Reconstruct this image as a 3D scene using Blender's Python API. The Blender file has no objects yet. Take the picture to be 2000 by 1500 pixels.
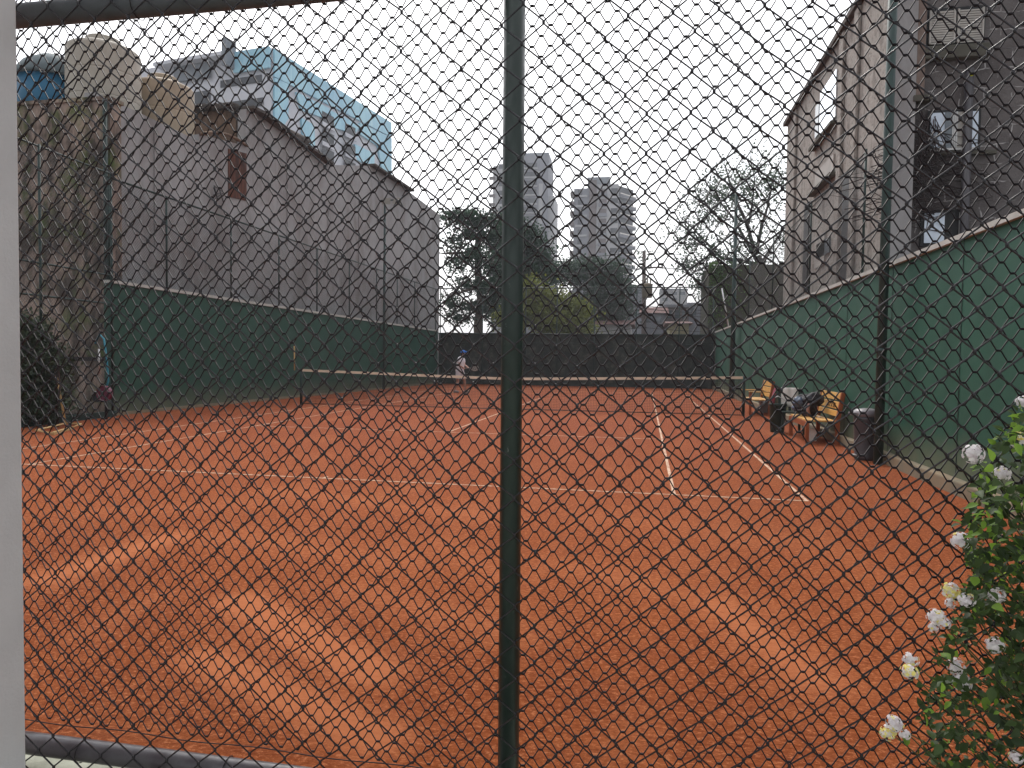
import bpy, math, random
import numpy as np
from mathutils import Vector, Matrix, noise

# ------------------------------------------------------------------ camera, sky, sun, exposure
S = bpy.context.scene
COL = S.collection
CP = (3.7698, -7.8744, 1.4740)
YAW, PIT, ROL, FPX = -0.185121, -0.036836, 0.012812, 1379.886
F_ = Vector((math.sin(YAW)*math.cos(PIT), math.cos(YAW)*math.cos(PIT), math.sin(PIT)))
R0 = Vector((math.cos(YAW), -math.sin(YAW), 0)); U0 = R0.cross(F_)
R_ = R0*math.cos(ROL)+U0*math.sin(ROL); U_ = -R0*math.sin(ROL)+U0*math.cos(ROL)
C_ = Vector(CP)
cd = bpy.data.cameras.new('camera'); cam = bpy.data.objects.new('camera', cd); COL.objects.link(cam)
cam.matrix_world = Matrix(((R_.x, U_.x, -F_.x, CP[0]), (R_.y, U_.y, -F_.y, CP[1]), (R_.z, U_.z, -F_.z, CP[2]), (0, 0, 0, 1)))
cd.sensor_width = 36; cd.lens = 36*FPX/2000; cd.clip_start = 0.05; cd.clip_end = 5000
S.camera = cam

SUN_EL, SUN_AZ = math.radians(48), math.radians(-18)     # azimuth measured from +Y towards +X
w = bpy.data.worlds.new("World"); S.world = w; w.use_nodes = True
nt = w.node_tree; bg = nt.nodes['Background']
sky = nt.nodes.new('ShaderNodeTexSky'); sky.sky_type = 'NISHITA'; sky.sun_disc = False
sky.sun_elevation = SUN_EL; sky.sun_rotation = SUN_AZ; sky.dust_density = 4; sky.air_density = 1.5
mx = nt.nodes.new('ShaderNodeMixRGB'); mx.inputs[0].default_value = 0.86
mx.inputs[2].default_value = (10.0, 10.1, 10.4, 1)       # thin bright cloud, brightest round the hidden sun
nt.links.new(sky.outputs[0], mx.inputs[1])
tcw = nt.nodes.new('ShaderNodeTexCoord'); vm = nt.nodes.new('ShaderNodeVectorMath'); vm.operation = 'DOT_PRODUCT'
vm.inputs[1].default_value = (math.sin(SUN_AZ)*math.cos(SUN_EL), math.cos(SUN_AZ)*math.cos(SUN_EL), math.sin(SUN_EL)); nt.links.new(tcw.outputs['Generated'], vm.inputs[0])
m1 = nt.nodes.new('ShaderNodeMath'); m1.operation = 'MAXIMUM'; nt.links.new(vm.outputs['Value'], m1.inputs[0]); m1.inputs[1].default_value = 0
m2 = nt.nodes.new('ShaderNodeMath'); m2.operation = 'POWER'; nt.links.new(m1.outputs[0], m2.inputs[0]); m2.inputs[1].default_value = 3
m3 = nt.nodes.new('ShaderNodeMath'); m3.operation = 'MULTIPLY_ADD'; nt.links.new(m2.outputs[0], m3.inputs[0]); m3.inputs[1].default_value = 2.2; m3.inputs[2].default_value = 0.86
ml = nt.nodes.new('ShaderNodeVectorMath'); ml.operation = 'SCALE'; nt.links.new(mx.outputs[0], ml.inputs[0]); nt.links.new(m3.outputs[0], ml.inputs['Scale']); nt.links.new(ml.outputs[0], bg.inputs[0])
bg.inputs[1].default_value = 0.10
sd = bpy.data.lights.new('sun', 'SUN'); sd.energy = 1.7; sd.angle = math.radians(10); sd.color = (1, 0.96, 0.9)
so = bpy.data.objects.new('sun', sd); COL.objects.link(so)
so.rotation_euler = Vector((-math.sin(SUN_AZ)*math.cos(SUN_EL), -math.cos(SUN_AZ)*math.cos(SUN_EL), -math.sin(SUN_EL))).to_track_quat('-Z', 'Y').to_euler()
S.view_settings.view_transform = 'Standard'; S.view_settings.look = 'None'
S.view_settings.exposure = 0.14; S.view_settings.gamma = 1.0
S.render.engine = 'CYCLES'
S.cycles.transparent_max_bounces = 24

# ------------------------------------------------------------------ measuring helpers (sight line onto a real surface)
def ray(x, y): return F_ + R_*((x-1000)/FPX) - U_*((y-750)/FPX)
def onp(x, y, ax, v):
    d = ray(x, y); return C_ + d*((v-C_[ax])/d[ax])
def gr(x, y, z=0.0): return onp(x, y, 2, z)
def onv(x, y, P, a):        # vertical plane through P, horizontal direction a; returns (s, z)
    d = ray(x, y); n = Vector((-a[1], a[0], 0)); t = (Vector(P)-C_).dot(n)/d.dot(n); q = C_+d*t
    return ((q-Vector(P)).dot(Vector((a[0], a[1], 0))), q.z)
def atd(x, y, dist): return C_ + ray(x, y)*dist          # dist = depth in metres

# ------------------------------------------------------------------ materials
def nn(nt, t, **k):
    n = nt.nodes.new(t)
    for a, b in k.items(): setattr(n, a, b)
    return n
def ramp(nt, src, stops):
    r = nn(nt, 'ShaderNodeValToRGB'); e = r.color_ramp.elements
    while len(e) < len(stops): e.new(0.5)
    for i, (p, c) in enumerate(stops):
        e[i].position = p; e[i].color = (*c, 1) if len(c) == 3 else c
    nt.links.new(src, r.inputs[0]); return r.outputs[0]
def coords(nt, scale=(1, 1, 1)):
    tc = nn(nt, 'ShaderNodeTexCoord'); m = nn(nt, 'ShaderNodeMapping'); m.inputs[3].default_value = scale
    nt.links.new(tc.outputs['Object'], m.inputs[0]); return m.outputs[0]
def noise_(nt, vec, scale, detail=5, rough=0.6):
    n = nn(nt, 'ShaderNodeTexNoise'); n.inputs['Scale'].default_value = scale
    n.inputs['Detail'].default_value = detail; n.inputs['Roughness'].default_value = rough
    nt.links.new(vec, n.inputs[0]); return n.outputs[0]
def mixc(nt, f, a, b, mode='MIX'):
    m = nn(nt, 'ShaderNodeMixRGB', blend_type=mode)
    for i, v in ((0, f), (1, a), (2, b)):
        if hasattr(v, 'is_linked') or hasattr(v, 'links'): nt.links.new(v, m.inputs[i])
        elif i == 0: m.inputs[0].default_value = v
        else: m.inputs[i].default_value = (*v, 1)
    return m.outputs[0]
def bump(nt, h, strength, dist, p):
    b = nn(nt, 'ShaderNodeBump'); b.inputs['Strength'].default_value = strength; b.inputs['Distance'].default_value = dist
    nt.links.new(h, b.inputs['Height']); nt.links.new(b.outputs[0], p.inputs['Normal'])
def base(name, rough=0.8, metal=0.0, spec=0.3):
    m = bpy.data.materials.new(name); m.use_nodes = True; p = m.node_tree.nodes['Principled BSDF']
    p.inputs['Roughness'].default_value = rough; p.inputs['Metallic'].default_value = metal
    p.inputs['Specular IOR Level'].default_value = spec
    return m, m.node_tree, p
def mat(name, c, c2=None, scale=3, rough=0.8, metal=0.0, spec=0.3, bs=0.0, bscale=None, stretch=(1, 1, 1), lo=0.35, hi=0.65, bd=0.01):
    m, nt, p = base(name, rough, metal, spec)
    c2 = c2 or tuple(v*0.82 for v in c)
    v = coords(nt, stretch); n = noise_(nt, v, scale)
    nt.links.new(ramp(nt, n, [(lo, c2), (hi, c)]), p.inputs['Base Color'])
    if bs: bump(nt, noise_(nt, v, bscale or scale*8), bs, bd, p)
    return m
M = {}
# clay
def mk_clay():
    m, nt, p = base('clay', 0.95, 0, 0.1)
    v = coords(nt); v2 = coords(nt, (0.35, 1.6, 1)); v3 = coords(nt, (1.0, 0.35, 1))
    a = noise_(nt, v, 0.35, 4, 0.6); b = noise_(nt, v2, 5, 8, 0.72); c = noise_(nt, coords(nt, (0.8, 1.25, 1)), 42, 6, 0.85); d = noise_(nt, v3, 1.3, 6, 0.62)
    col = ramp(nt, a, [(0.3, (0.208, 0.050, 0.013)), (0.5, (0.254, 0.064, 0.016)), (0.72, (0.300, 0.083, 0.023))])
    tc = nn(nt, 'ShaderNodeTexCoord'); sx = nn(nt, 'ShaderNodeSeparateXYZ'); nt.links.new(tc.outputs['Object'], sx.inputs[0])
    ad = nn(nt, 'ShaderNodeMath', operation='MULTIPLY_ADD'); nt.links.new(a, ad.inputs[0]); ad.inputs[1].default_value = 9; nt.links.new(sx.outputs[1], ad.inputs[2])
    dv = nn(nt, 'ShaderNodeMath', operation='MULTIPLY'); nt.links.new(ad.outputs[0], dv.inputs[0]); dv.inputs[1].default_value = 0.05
    col = mixc(nt, ramp(nt, dv.outputs[0], [(0.06, (0, 0, 0)), (0.55, (0.8, 0.8, 0.8))]), col, (0.171, 0.034, 0.012))   # clay turns darker and redder up the court
    col = mixc(nt, ramp(nt, d, [(0.50, (0, 0, 0)), (0.72, (0.62, 0.62, 0.62))]), col, (0.342, 0.109, 0.041))
    col = mixc(nt, ramp(nt, b, [(0.36, (0.5, 0.5, 0.5)), (0.6, (0, 0, 0))]), col, (0.153, 0.030, 0.009))
    col = mixc(nt, ramp(nt, c, [(0.53, (0, 0, 0)), (0.60, (1, 1, 1))]), col, (0.462, 0.165, 0.071))
    col = mixc(nt, ramp(nt, c, [(0.38, (0.9, 0.9, 0.9)), (0.47, (0, 0, 0))]), col, (0.120, 0.023, 0.007))
    at = nn(nt, 'ShaderNodeAttribute', attribute_name='scuff'); sc = noise_(nt, coords(nt, (0.7, 1.3, 1)), 26, 9, 0.9)
    mm = nn(nt, 'ShaderNodeMath', operation='MULTIPLY_ADD'); nt.links.new(sc, mm.inputs[0]); mm.inputs[1].default_value = 2.4; nt.links.new(at.outputs['Fac'], mm.inputs[2]); m3 = nn(nt, 'ShaderNodeMath', operation='MULTIPLY'); nt.links.new(mm.outputs[0], m3.inputs[0]); m3.inputs[1].default_value = 0.42; mm = m3
    col = mixc(nt, ramp(nt, mm.outputs[0], [(0.52, (0, 0, 0)), (0.82, (0.9, 0.9, 0.9))]), col, (0.435, 0.144, 0.058))     # pale, loose clay raked up by feet and drag mats
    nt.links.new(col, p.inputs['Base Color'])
    wv = nn(nt, 'ShaderNodeTexWave'); wv.inputs['Scale'].default_value = 5.5; wv.inputs['Distortion'].default_value = 7
    wv.inputs['Detail'].default_value = 3; wv.inputs['Detail Scale'].default_value = 2.2; wv.bands_direction = 'Y'
    nt.links.new(v, wv.inputs[0])
    h = mixc(nt, 0.88, wv.outputs[0], noise_(nt, coords(nt, (0.8, 1.15, 1)), 30, 9, 0.85)); h = mixc(nt, 0.3, h, d)
    bump(nt, h, 0.9, 0.03, p)
    return m
M['clay'] = mk_clay()
def mk_line():
    m, nt, p = base('line_tape', 0.8)
    v = coords(nt); n = noise_(nt, v, 14, 5, 0.7)
    nt.links.new(ramp(nt, n, [(0.36, (0.28, 0.085, 0.036)), (0.56, (0.56, 0.40, 0.28))]), p.inputs['Base Color'])
    return m
M['line'] = mk_line()
M['ground'] = mat('outer_ground', (0.16, 0.15, 0.14), scale=0.5, rough=0.95, bs=0.2, bscale=30)
M['kerb'] = mat('kerb_concrete', (0.36, 0.37, 0.30), (0.24, 0.25, 0.2), scale=8, bs=0.3, bscale=60, rough=0.9)
M['pillar'] = mat('pillar_plaster', (0.60, 0.58, 0.585), (0.56, 0.54, 0.545), scale=6, bs=0.35, bscale=90, rough=0.85, bd=0.004)
M['wire'] = mat('coated_wire', (0.009, 0.006, 0.010), scale=30, rough=0.26, spec=0.5)
M['wireb'] = mat('coated_wire_fine', (0.009, 0.005, 0.008), scale=30, rough=0.5, spec=0.25)
def mk_pole():
    m, nt, p = base('green_steel', 0.35, 0, 0.5)
    v = coords(nt, (1, 1, 0.5)); n = noise_(nt, v, 45, 6, 0.7)
    col = ramp(nt, n, [(0.0, (0.012, 0.022, 0.018)), (0.655, (0.016, 0.030, 0.025)), (0.69, (0.15, 0.16, 0.15))])
    nt.links.new(col, p.inputs['Base Color']); bump(nt, n, 0.15, 0.003, p); return m
M['pole'] = mk_pole()
M['rail'] = mat('rail_steel', (0.085, 0.078, 0.085), (0.045, 0.035, 0.042), scale=12, rough=0.34, spec=0.6)
M['rail2'] = mat('grey_green_rail', (0.10, 0.105, 0.115), (0.075, 0.08, 0.085), scale=9, rough=0.6, spec=0.3)
M['lpole'] = mat('light_pole_paint', (0.018, 0.048, 0.042), (0.02, 0.04, 0.038), scale=4, rough=0.5, spec=0.4)
M['postd'] = mat('fence_post_paint', (0.012, 0.03, 0.026), scale=5, rough=0.5)
def mk_green(name, c, c2, dust):
    m, nt, p = base(name, 0.6, 0, 0.35)
    v = coords(nt, (1, 1, 0.35)); n = noise_(nt, v, 1.2, 6, 0.65)
    col = ramp(nt, n, [(0.35, c2), (0.65, c)])
    tc = nn(nt, 'ShaderNodeTexCoord'); sx = nn(nt, 'ShaderNodeSeparateXYZ'); nt.links.new(tc.outputs['Object'], sx.inputs[0])
    ad = nn(nt, 'ShaderNodeMath', operation='MULTIPLY_ADD'); nt.links.new(n, ad.inputs[0]); ad.inputs[1].default_value = 0.7; nt.links.new(sx.outputs[2], ad.inputs[2])
    f = ramp(nt, ad.outputs[0], [(0.32, (0.85, 0.85, 0.85)), (1.0, (0, 0, 0))])
    col = mixc(nt, f, col, dust)
    nt.links.new(col, p.inputs['Base Color']); bump(nt, noise_(nt, v, 30), 0.08, 0.01, p); return m
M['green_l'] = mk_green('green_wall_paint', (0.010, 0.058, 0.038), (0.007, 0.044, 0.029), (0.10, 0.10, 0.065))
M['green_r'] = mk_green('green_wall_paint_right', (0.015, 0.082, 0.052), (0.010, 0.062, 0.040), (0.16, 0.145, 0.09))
M['coping'] = mat('pale_coping', (0.44, 0.44, 0.41), scale=4, rough=0.7)
M['plinth'] = mat('dusty_plinth', (0.22, 0.16, 0.10), (0.16, 0.14, 0.10), scale=3, rough=0.95, bs=0.2)
def mk_render(name, c, stains, scale=0.5, thr=(0.5, 0.7), streak=(1, 1, 0.18), bs=0.15, third=None, amt=0.9, pebble=False, tscale=7):
    m, nt, p = base(name, 0.92, 0, 0.15)
    v = coords(nt); vs = coords(nt, streak)
    a = noise_(nt, v, scale, 8, 0.68); b = noise_(nt, vs, scale*3.2, 8, 0.7); c3 = noise_(nt, v, scale*tscale, 7, 0.7)
    col = ramp(nt, a, [(0.3, tuple(k*0.84 for k in c)), (0.7, tuple(k*1.1 for k in c))])
    col = mixc(nt, ramp(nt, b, [(thr[0], (0, 0, 0)), (thr[1], (amt, amt, amt))]), col, stains)
    if third: col = mixc(nt, ramp(nt, c3, [(0.5, (0, 0, 0)), (0.66, (0.8, 0.8, 0.8))]), col, third)
    if pebble:
        pn = noise_(nt, coords(nt, (1, 1, 1.4)), 6, 4, 0.75); col = mixc(nt, ramp(nt, pn, [(0.36, (0.75, 0.75, 0.75)), (0.46, (0, 0, 0))]), col, tuple(k*0.45 for k in c)); c3 = pn
    nt.links.new(col, p.inputs['Base Color']); bump(nt, c3, bs, 0.03, p); return m
M['party'] = mk_render('party_wall_render', (0.31, 0.305, 0.31), (0.17, 0.15, 0.145), 0.30, (0.45, 0.64), amt=0.75, streak=(1, 1, 0.4))
M['mossy'] = mk_render('mossy_render', (0.33, 0.255, 0.215), (0.030, 0.026, 0.023), 0.55, (0.40, 0.56), third=(0.075, 0.12, 0.025), bs=0.5, streak=(1, 1, 0.35), tscale=2.2)
M['rust'] = mk_render('brown_render', (0.19, 0.13, 0.095), (0.07, 0.048, 0.038), 1.2, (0.45, 0.65), bs=0.3)
M['rbl_side'] = mk_render('facade_side_render', (0.34, 0.315, 0.29), (0.12, 0.10, 0.09), 1.1, (0.50, 0.68), streak=(1, 1, 0.45), bs=0.8, pebble=True)
def mk_stone():
    m, nt, p = base('rough_stone', 0.85, 0, 0.25)
    v = coords(nt); sx = nn(nt, 'ShaderNodeSeparateXYZ'); nt.links.new(v, sx.inputs[0]); cx = nn(nt, 'ShaderNodeCombineXYZ')
    nt.links.new(sx.outputs[0], cx.inputs[0]); nt.links.new(sx.outputs[2], cx.inputs[1])
    wn = nn(nt, 'ShaderNodeTexNoise'); wn.inputs['Scale'].default_value = 1.7; wn.inputs['Detail'].default_value = 3; nt.links.new(v, wn.inputs[0])
    wv = mixc(nt, 0.22, cx.outputs[0], wn.outputs['Color'])
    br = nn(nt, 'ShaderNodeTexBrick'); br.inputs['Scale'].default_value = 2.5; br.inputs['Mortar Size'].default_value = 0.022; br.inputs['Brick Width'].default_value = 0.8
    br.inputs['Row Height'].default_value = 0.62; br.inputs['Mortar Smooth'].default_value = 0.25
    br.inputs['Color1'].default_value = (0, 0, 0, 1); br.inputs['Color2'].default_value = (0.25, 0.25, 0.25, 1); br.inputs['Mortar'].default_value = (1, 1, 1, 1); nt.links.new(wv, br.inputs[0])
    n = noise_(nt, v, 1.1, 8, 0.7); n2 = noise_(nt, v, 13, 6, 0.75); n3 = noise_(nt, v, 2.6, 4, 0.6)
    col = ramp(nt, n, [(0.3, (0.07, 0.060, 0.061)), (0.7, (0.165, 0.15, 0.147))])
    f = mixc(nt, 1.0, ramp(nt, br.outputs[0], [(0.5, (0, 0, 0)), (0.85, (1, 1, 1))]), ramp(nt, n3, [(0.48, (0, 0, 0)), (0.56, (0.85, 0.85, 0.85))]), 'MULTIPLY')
    col = mixc(nt, f, col, (0.42, 0.40, 0.40))  # glints on block edges painted in as pale, broken mortar lines
    col = mixc(nt, ramp(nt, n2, [(0.58, (0, 0, 0)), (0.72, (0.5, 0.5, 0.5))]), col, (0.26, 0.235, 0.225))
    nt.links.new(col, p.inputs['Base Color'])
    h = mixc(nt, 0.5, br.outputs[0], n2); bump(nt, h, 0.8, 0.04, p); return m
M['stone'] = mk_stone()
M['colm'] = mk_render('column_render', (0.20, 0.15, 0.13), (0.09, 0.07, 0.06), 1.0, (0.45, 0.65))
M['dark'] = mat('dark_opening', (0.012, 0.012, 0.014), scale=3, rough=0.5)
M['recess'] = mk_render('brick_recess', (0.12, 0.05, 0.035), (0.03, 0.018, 0.016), 2.0, (0.45, 0.6))
M['shutter'] = mat('louvre_shutter', (0.42, 0.40, 0.37), (0.33, 0.31, 0.29), scale=2, rough=0.6)
M['sill'] = mat('stone_sill', (0.09, 0.085, 0.07), scale=5, rough=0.9, bs=0.3)
M['framew'] = mat('aluminium_frame', (0.5, 0.5, 0.5), scale=5, rough=0.4, metal=0.3)
def mk_glass(name, c, rough=0.06):
    m, nt, p = base(name, rough, 0.0, 1.0)
    v = coords(nt); n = noise_(nt, v, 1.5, 4)
    nt.links.new(ramp(nt, n, [(0.35, tuple(k*0.7 for k in c)), (0.65, c)]), p.inputs['Base Color'])
    p.inputs['Metallic'].default_value = 0.35; bump(nt, noise_(nt, v, 0.8, 2), 0.12, 0.05, p); return m
M['glass'] = mk_glass('window_glass', (0.10, 0.12, 0.14))
M['glass_pale'] = mk_glass('obscure_glass', (0.55, 0.62, 0.72), 0.35)
M['glass_mirror'] = mat('sky_lit_pane', (0.85, 0.9, 0.95), scale=1, rough=0.08, metal=1.0)
M['tank'] = mat('beige_tank_plastic', (0.38, 0.345, 0.295), (0.33, 0.30, 0.255), scale=1.2, rough=0.6)
M['tank2'] = mat('beige_tank_plastic_warm', (0.37, 0.295, 0.215), (0.30, 0.235, 0.17), scale=1.5, rough=0.6)
M['tankblue'] = mat('blue_tank_plastic', (0.02, 0.13, 0.24), scale=1.5, rough=0.5)
M['tanklid'] = mat('grey_tank_lid', (0.10, 0.13, 0.14), scale=2, rough=0.6)
M['tile'] = mat('clay_roof_tile', (0.095, 0.078, 0.07), (0.055, 0.048, 0.045), scale=4, rough=0.95, bs=0.3)
M['offwhite'] = mat('pale_concrete', (0.60, 0.60, 0.64), (0.50, 0.51, 0.56), scale=0.15, rough=0.8)
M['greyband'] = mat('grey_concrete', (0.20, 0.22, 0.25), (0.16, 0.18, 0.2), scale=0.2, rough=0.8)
def mk_bluepanels():
    m, nt, p = base('blue_mosaic', 0.35, 0, 0.6)
    v = coords(nt); vo = nn(nt, 'ShaderNodeTexBrick'); vo.inputs['Scale'].default_value = 0.32
    vo.inputs['Color1'].default_value = (0.27, 0.54, 0.66, 1); vo.inputs['Color2'].default_value = (0.33, 0.60, 0.72, 1)
    vo.inputs['Mortar'].default_value = (0.42, 0.66, 0.75, 1); vo.inputs['Mortar Size'].default_value = 0.01; vo.inputs['Bias'].default_value = 0.1
    nt.links.new(v, vo.inputs[0])
    n = noise_(nt, v, 0.12, 3); col = mixc(nt, ramp(nt, n, [(0.45, (0, 0, 0)), (0.6, (0.5, 0.5, 0.5))]), vo.outputs[0], (0.19, 0.42, 0.60))
    nt.links.new(col, p.inputs['Base Color']); return m
M['blue'] = mk_bluepanels()
M['twr'] = mat('tower_render', (0.20, 0.205, 0.23), (0.16, 0.165, 0.19), scale=0.08, rough=0.8)
M['twr_lt'] = mat('tower_render_pale', (0.38, 0.375, 0.38), (0.31, 0.31, 0.32), scale=0.08, rough=0.8)
M['twr_br'] = mat('tower_brown_render', (0.13, 0.10, 0.095), (0.10, 0.08, 0.075), scale=0.1, rough=0.8)
M['twr_dk'] = mat('tower_dark_glazing', (0.03, 0.033, 0.04), scale=0.2, rough=0.3)
M['wood'] = mat('varnished_wood', (0.62, 0.36, 0.10), (0.46, 0.22, 0.05), scale=6, rough=0.45, stretch=(3, 0.5, 3), spec=0.5)
M['woodred'] = mat('varnished_wood_end', (0.30, 0.085, 0.03), (0.22, 0.06, 0.02), scale=6, rough=0.5)
M['burn'] = mat('burnt_marks', (0.05, 0.02, 0.008), scale=9, rough=0.8)
M['bagblack'] = mat('black_nylon', (0.018, 0.014, 0.022), (0.01, 0.008, 0.012), scale=9, rough=0.6, bs=0.6, bscale=16, bd=0.02)
M['bagblue'] = mat('blue_grey_nylon', (0.12, 0.15, 0.21), (0.06, 0.08, 0.12), scale=9, rough=0.5, bs=0.5, bscale=18, bd=0.02)
M['bagpink'] = mat('pinkish_grip', (0.36, 0.20, 0.18), scale=9, rough=0.6)
M['towel'] = mat('white_cloth', (0.78, 0.74, 0.70), (0.66, 0.62, 0.58), scale=7, rough=0.95, bs=0.4, bscale=25)
M['plgreen'] = mat('dark_green_plastic', (0.013, 0.026, 0.019), scale=4, rough=0.45)
M['pink'] = mat('pink_cloth', (0.42, 0.10, 0.14), scale=5)
M['bin'] = mat('grey_bin_plastic', (0.052, 0.047, 0.053), (0.038, 0.034, 0.04), scale=3, rough=0.4, spec=0.5)
M['binlid'] = mat('mauve_bin_lid', (0.17, 0.15, 0.16), (0.12, 0.10, 0.115), scale=3, rough=0.35, spec=0.5)
M['steel'] = mat('bright_steel', (0.55, 0.54, 0.54), scale=8, rough=0.3, metal=0.6)
M['cooler'] = mat('grey_box_plastic', (0.26, 0.22, 0.21), scale=4, rough=0.5)
M['tape'] = mat('net_tape', (0.70, 0.60, 0.48), (0.60, 0.50, 0.38), scale=3, rough=0.8)
M['bamboo'] = mat('bamboo_handle', (0.46, 0.30, 0.13), scale=8, rough=0.6)
M['reel'] = mat('dark_red_plastic', (0.14, 0.02, 0.05), scale=5, rough=0.4)
M['hose'] = mat('turquoise_hose', (0.03, 0.22, 0.30), scale=5, rough=0.45)
M['bark'] = mat('bark', (0.10, 0.075, 0.06), (0.05, 0.038, 0.03), scale=3, rough=0.95, bs=0.4, stretch=(1, 1, 0.3))
M['barkdark'] = mat('dark_bark', (0.045, 0.034, 0.034), scale=3, rough=0.95, bs=0.4)
def mk_leaf(name, c, c2, scale=0.6, tr=0.35, rough=0.6):
    m, nt, p = base(name, rough, 0, 0.3)
    v = coords(nt); n = noise_(nt, v, scale, 3); oi = nn(nt, 'ShaderNodeNewGeometry')
    col = ramp(nt, n, [(0.38, c2), (0.62, c)])
    col = mixc(nt, ramp(nt, oi.outputs['Random Per Island'], [(0.0, (0, 0, 0)), (1, (0.55, 0.55, 0.55))]), col, tuple(min(1, k*1.9) for k in c))
    nt.links.new(col, p.inputs['Base Color'])
    t = nn(nt, 'ShaderNodeBsdfTranslucent'); nt.links.new(col, t.inputs[0]); ms = nn(nt, 'ShaderNodeMixShader'); ms.inputs[0].default_value = tr
    out = nt.nodes['Material Output']; nt.links.new(p.outputs[0], ms.inputs[1]); nt.links.new(t.outputs[0], ms.inputs[2]); nt.links.new(ms.outputs[0], out.inputs[0])
    return m
M['leafdark'] = mk_leaf('cedar_leaf', (0.024, 0.055, 0.030), (0.013, 0.030, 0.020))
M['leafmid'] = mk_leaf('mid_leaf', (0.030, 0.058, 0.034), (0.018, 0.035, 0.024))
M['leafyel'] = mk_leaf('yellow_green_leaf', (0.14, 0.16, 0.03), (0.075, 0.09, 0.02))
M['leafthin'] = mk_leaf('sparse_leaf', (0.045, 0.075, 0.04), (0.03, 0.05, 0.03), tr=0.25)
M['leafshrub'] = mk_leaf('shrub_leaf', (0.03, 0.045, 0.022), (0.012, 0.02, 0.010), scale=1.5, tr=0.2)
M['leafvine'] = mk_leaf('vine_leaf', (0.07, 0.13, 0.03), (0.03, 0.06, 0.02))
M['leafbush'] = mk_leaf('lantana_leaf', (0.042, 0.070, 0.018), (0.016, 0.030, 0.010), scale=9, tr=0.3, rough=0.5)
M['leafyoung'] = mk_leaf('lantana_young_leaf', (0.16, 0.27, 0.035), (0.10, 0.19, 0.03), scale=9, tr=0.45, rough=0.5)
M['stem'] = mat('green_stem', (0.06, 0.075, 0.03), scale=20, rough=0.7)
M['petal'] = mk_leaf('white_petal', (0.86, 0.82, 0.82), (0.70, 0.62, 0.66), scale=60, tr=0.3)
M['petaly'] = mk_leaf('yellow_petal', (0.80, 0.66, 0.16), (0.78, 0.72, 0.45), scale=60, tr=0.3)
M['skin'] = mat('skin', (0.38, 0.20, 0.14), scale=6, rough=0.6)
M['shirt'] = mat('white_shirt', (0.70, 0.69, 0.72), (0.60, 0.58, 0.63), scale=5, rough=0.9)
M['shorts'] = mat('pale_shorts', (0.55, 0.54, 0.58), scale=5, rough=0.9)
M['cap'] = mat('blue_cap', (0.02, 0.12, 0.42), scale=9, rough=0.8)
M['shoe'] = mat('grey_shoe', (0.25, 0.22, 0.21), scale=9, rough=0.7)
M['hair'] = mat('dark_hair', (0.02, 0.015, 0.012), scale=20, rough=0.7)
M['racket'] = mat('racket_frame', (0.20, 0.16, 0.14), scale=9, rough=0.4)
M['ball'] = mat('tennis_ball_felt', (0.62, 0.70, 0.06), scale=30, rough=0.95, bs=0.3)
M['flood'] = mat('floodlight_housing', (0.22, 0.20, 0.17), scale=9, rough=0.5)
M['utility'] = mat('utility_pole_concrete', (0.15, 0.12, 0.115), scale=3, rough=0.9)
M['xformer'] = mat('transformer_casing', (0.24, 0.20, 0.15), (0.17, 0.15, 0.12), scale=2, rough=0.6)
M['roofred'] = mat('red_roof', (0.13, 0.065, 0.058), scale=1, rough=0.9)
M['cream'] = mat('cream_wall', (0.45, 0.40, 0.25), scale=0.6, rough=0.9)
M['shed'] = mk_render('shed_wall', (0.06, 0.053, 0.042), (0.04, 0.036, 0.03), 0.5, (0.45, 0.62), third=(0.055, 0.075, 0.02), bs=0.3)
def mk_screen():      # woven windbreak cloth: dark, plants behind pressing through as blotches
    m, nt, p = base('windbreak_cloth', 0.9, 0, 0.15)
    v = coords(nt); n = noise_(nt, v, 1.6, 9, 0.78); n2 = noise_(nt, v, 0.35, 3)
    col = ramp(nt, n, [(0.42, (0.020, 0.026, 0.024)), (0.54, (0.034, 0.040, 0.034)), (0.64, (0.09, 0.09, 0.078))])
    nt.links.new(col, p.inputs['Base Color']); bump(nt, n, 0.4, 0.1, p); return m
M['screen'] = mk_screen()
def mk_lattice(name, col, pitch, wid, axis='XZ', square=False, rough=0.5):
    """open wire mesh: solid wire along two families of lines, nothing between"""
    m, nt, p = base(name, rough, 0, 0.4); p.inputs['Base Color'].default_value = (*col, 1)
    tc = nn(nt, 'ShaderNodeTexCoord'); sx = nn(nt, 'ShaderNodeSeparateXYZ'); nt.links.new(tc.outputs['Object'], sx.inputs[0])
    a = sx.outputs[{'X': 0, 'Y': 1}[axis[0]]]; b = sx.outputs[2]
    def mth(op, x, y):
        q = nn(nt, 'ShaderNodeMath', operation=op)
        for i, k in ((0, x), (1, y)):
            if isinstance(k, (int, float)): q.inputs[i].default_value = k
            else: nt.links.new(k, q.inputs[i])
        return q.outputs[0]
    if square: fams = (a, b)
    else: fams = (mth('ADD', a, b), mth('SUBTRACT', a, b))
    outs = []
    for f in fams:
        q = mth('FLOORED_MODULO', f, pitch); outs.append(mth('LESS_THAN', q, wid))
    al = mth('MAXIMUM', outs[0], outs[1]); nt.links.new(al, p.inputs['Alpha']); return m
M['lat_left'] = mk_lattice('wall_fence_mesh', (0.03, 0.035, 0.035), 0.075, 0.008, 'YZ')
M['lat_right'] = mk_lattice('wall_netting', (0.05, 0.045, 0.045), 0.060, 0.009, 'YZ')
M['lat_back'] = mk_lattice('back_fence_mesh', (0.03, 0.035, 0.035), 0.08, 0.009, 'XZ')
M['lat_net'] = mk_lattice('tennis_net_mesh', (0.015, 0.02, 0.018), 0.045, 0.005, 'XZ', square=True)

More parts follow.
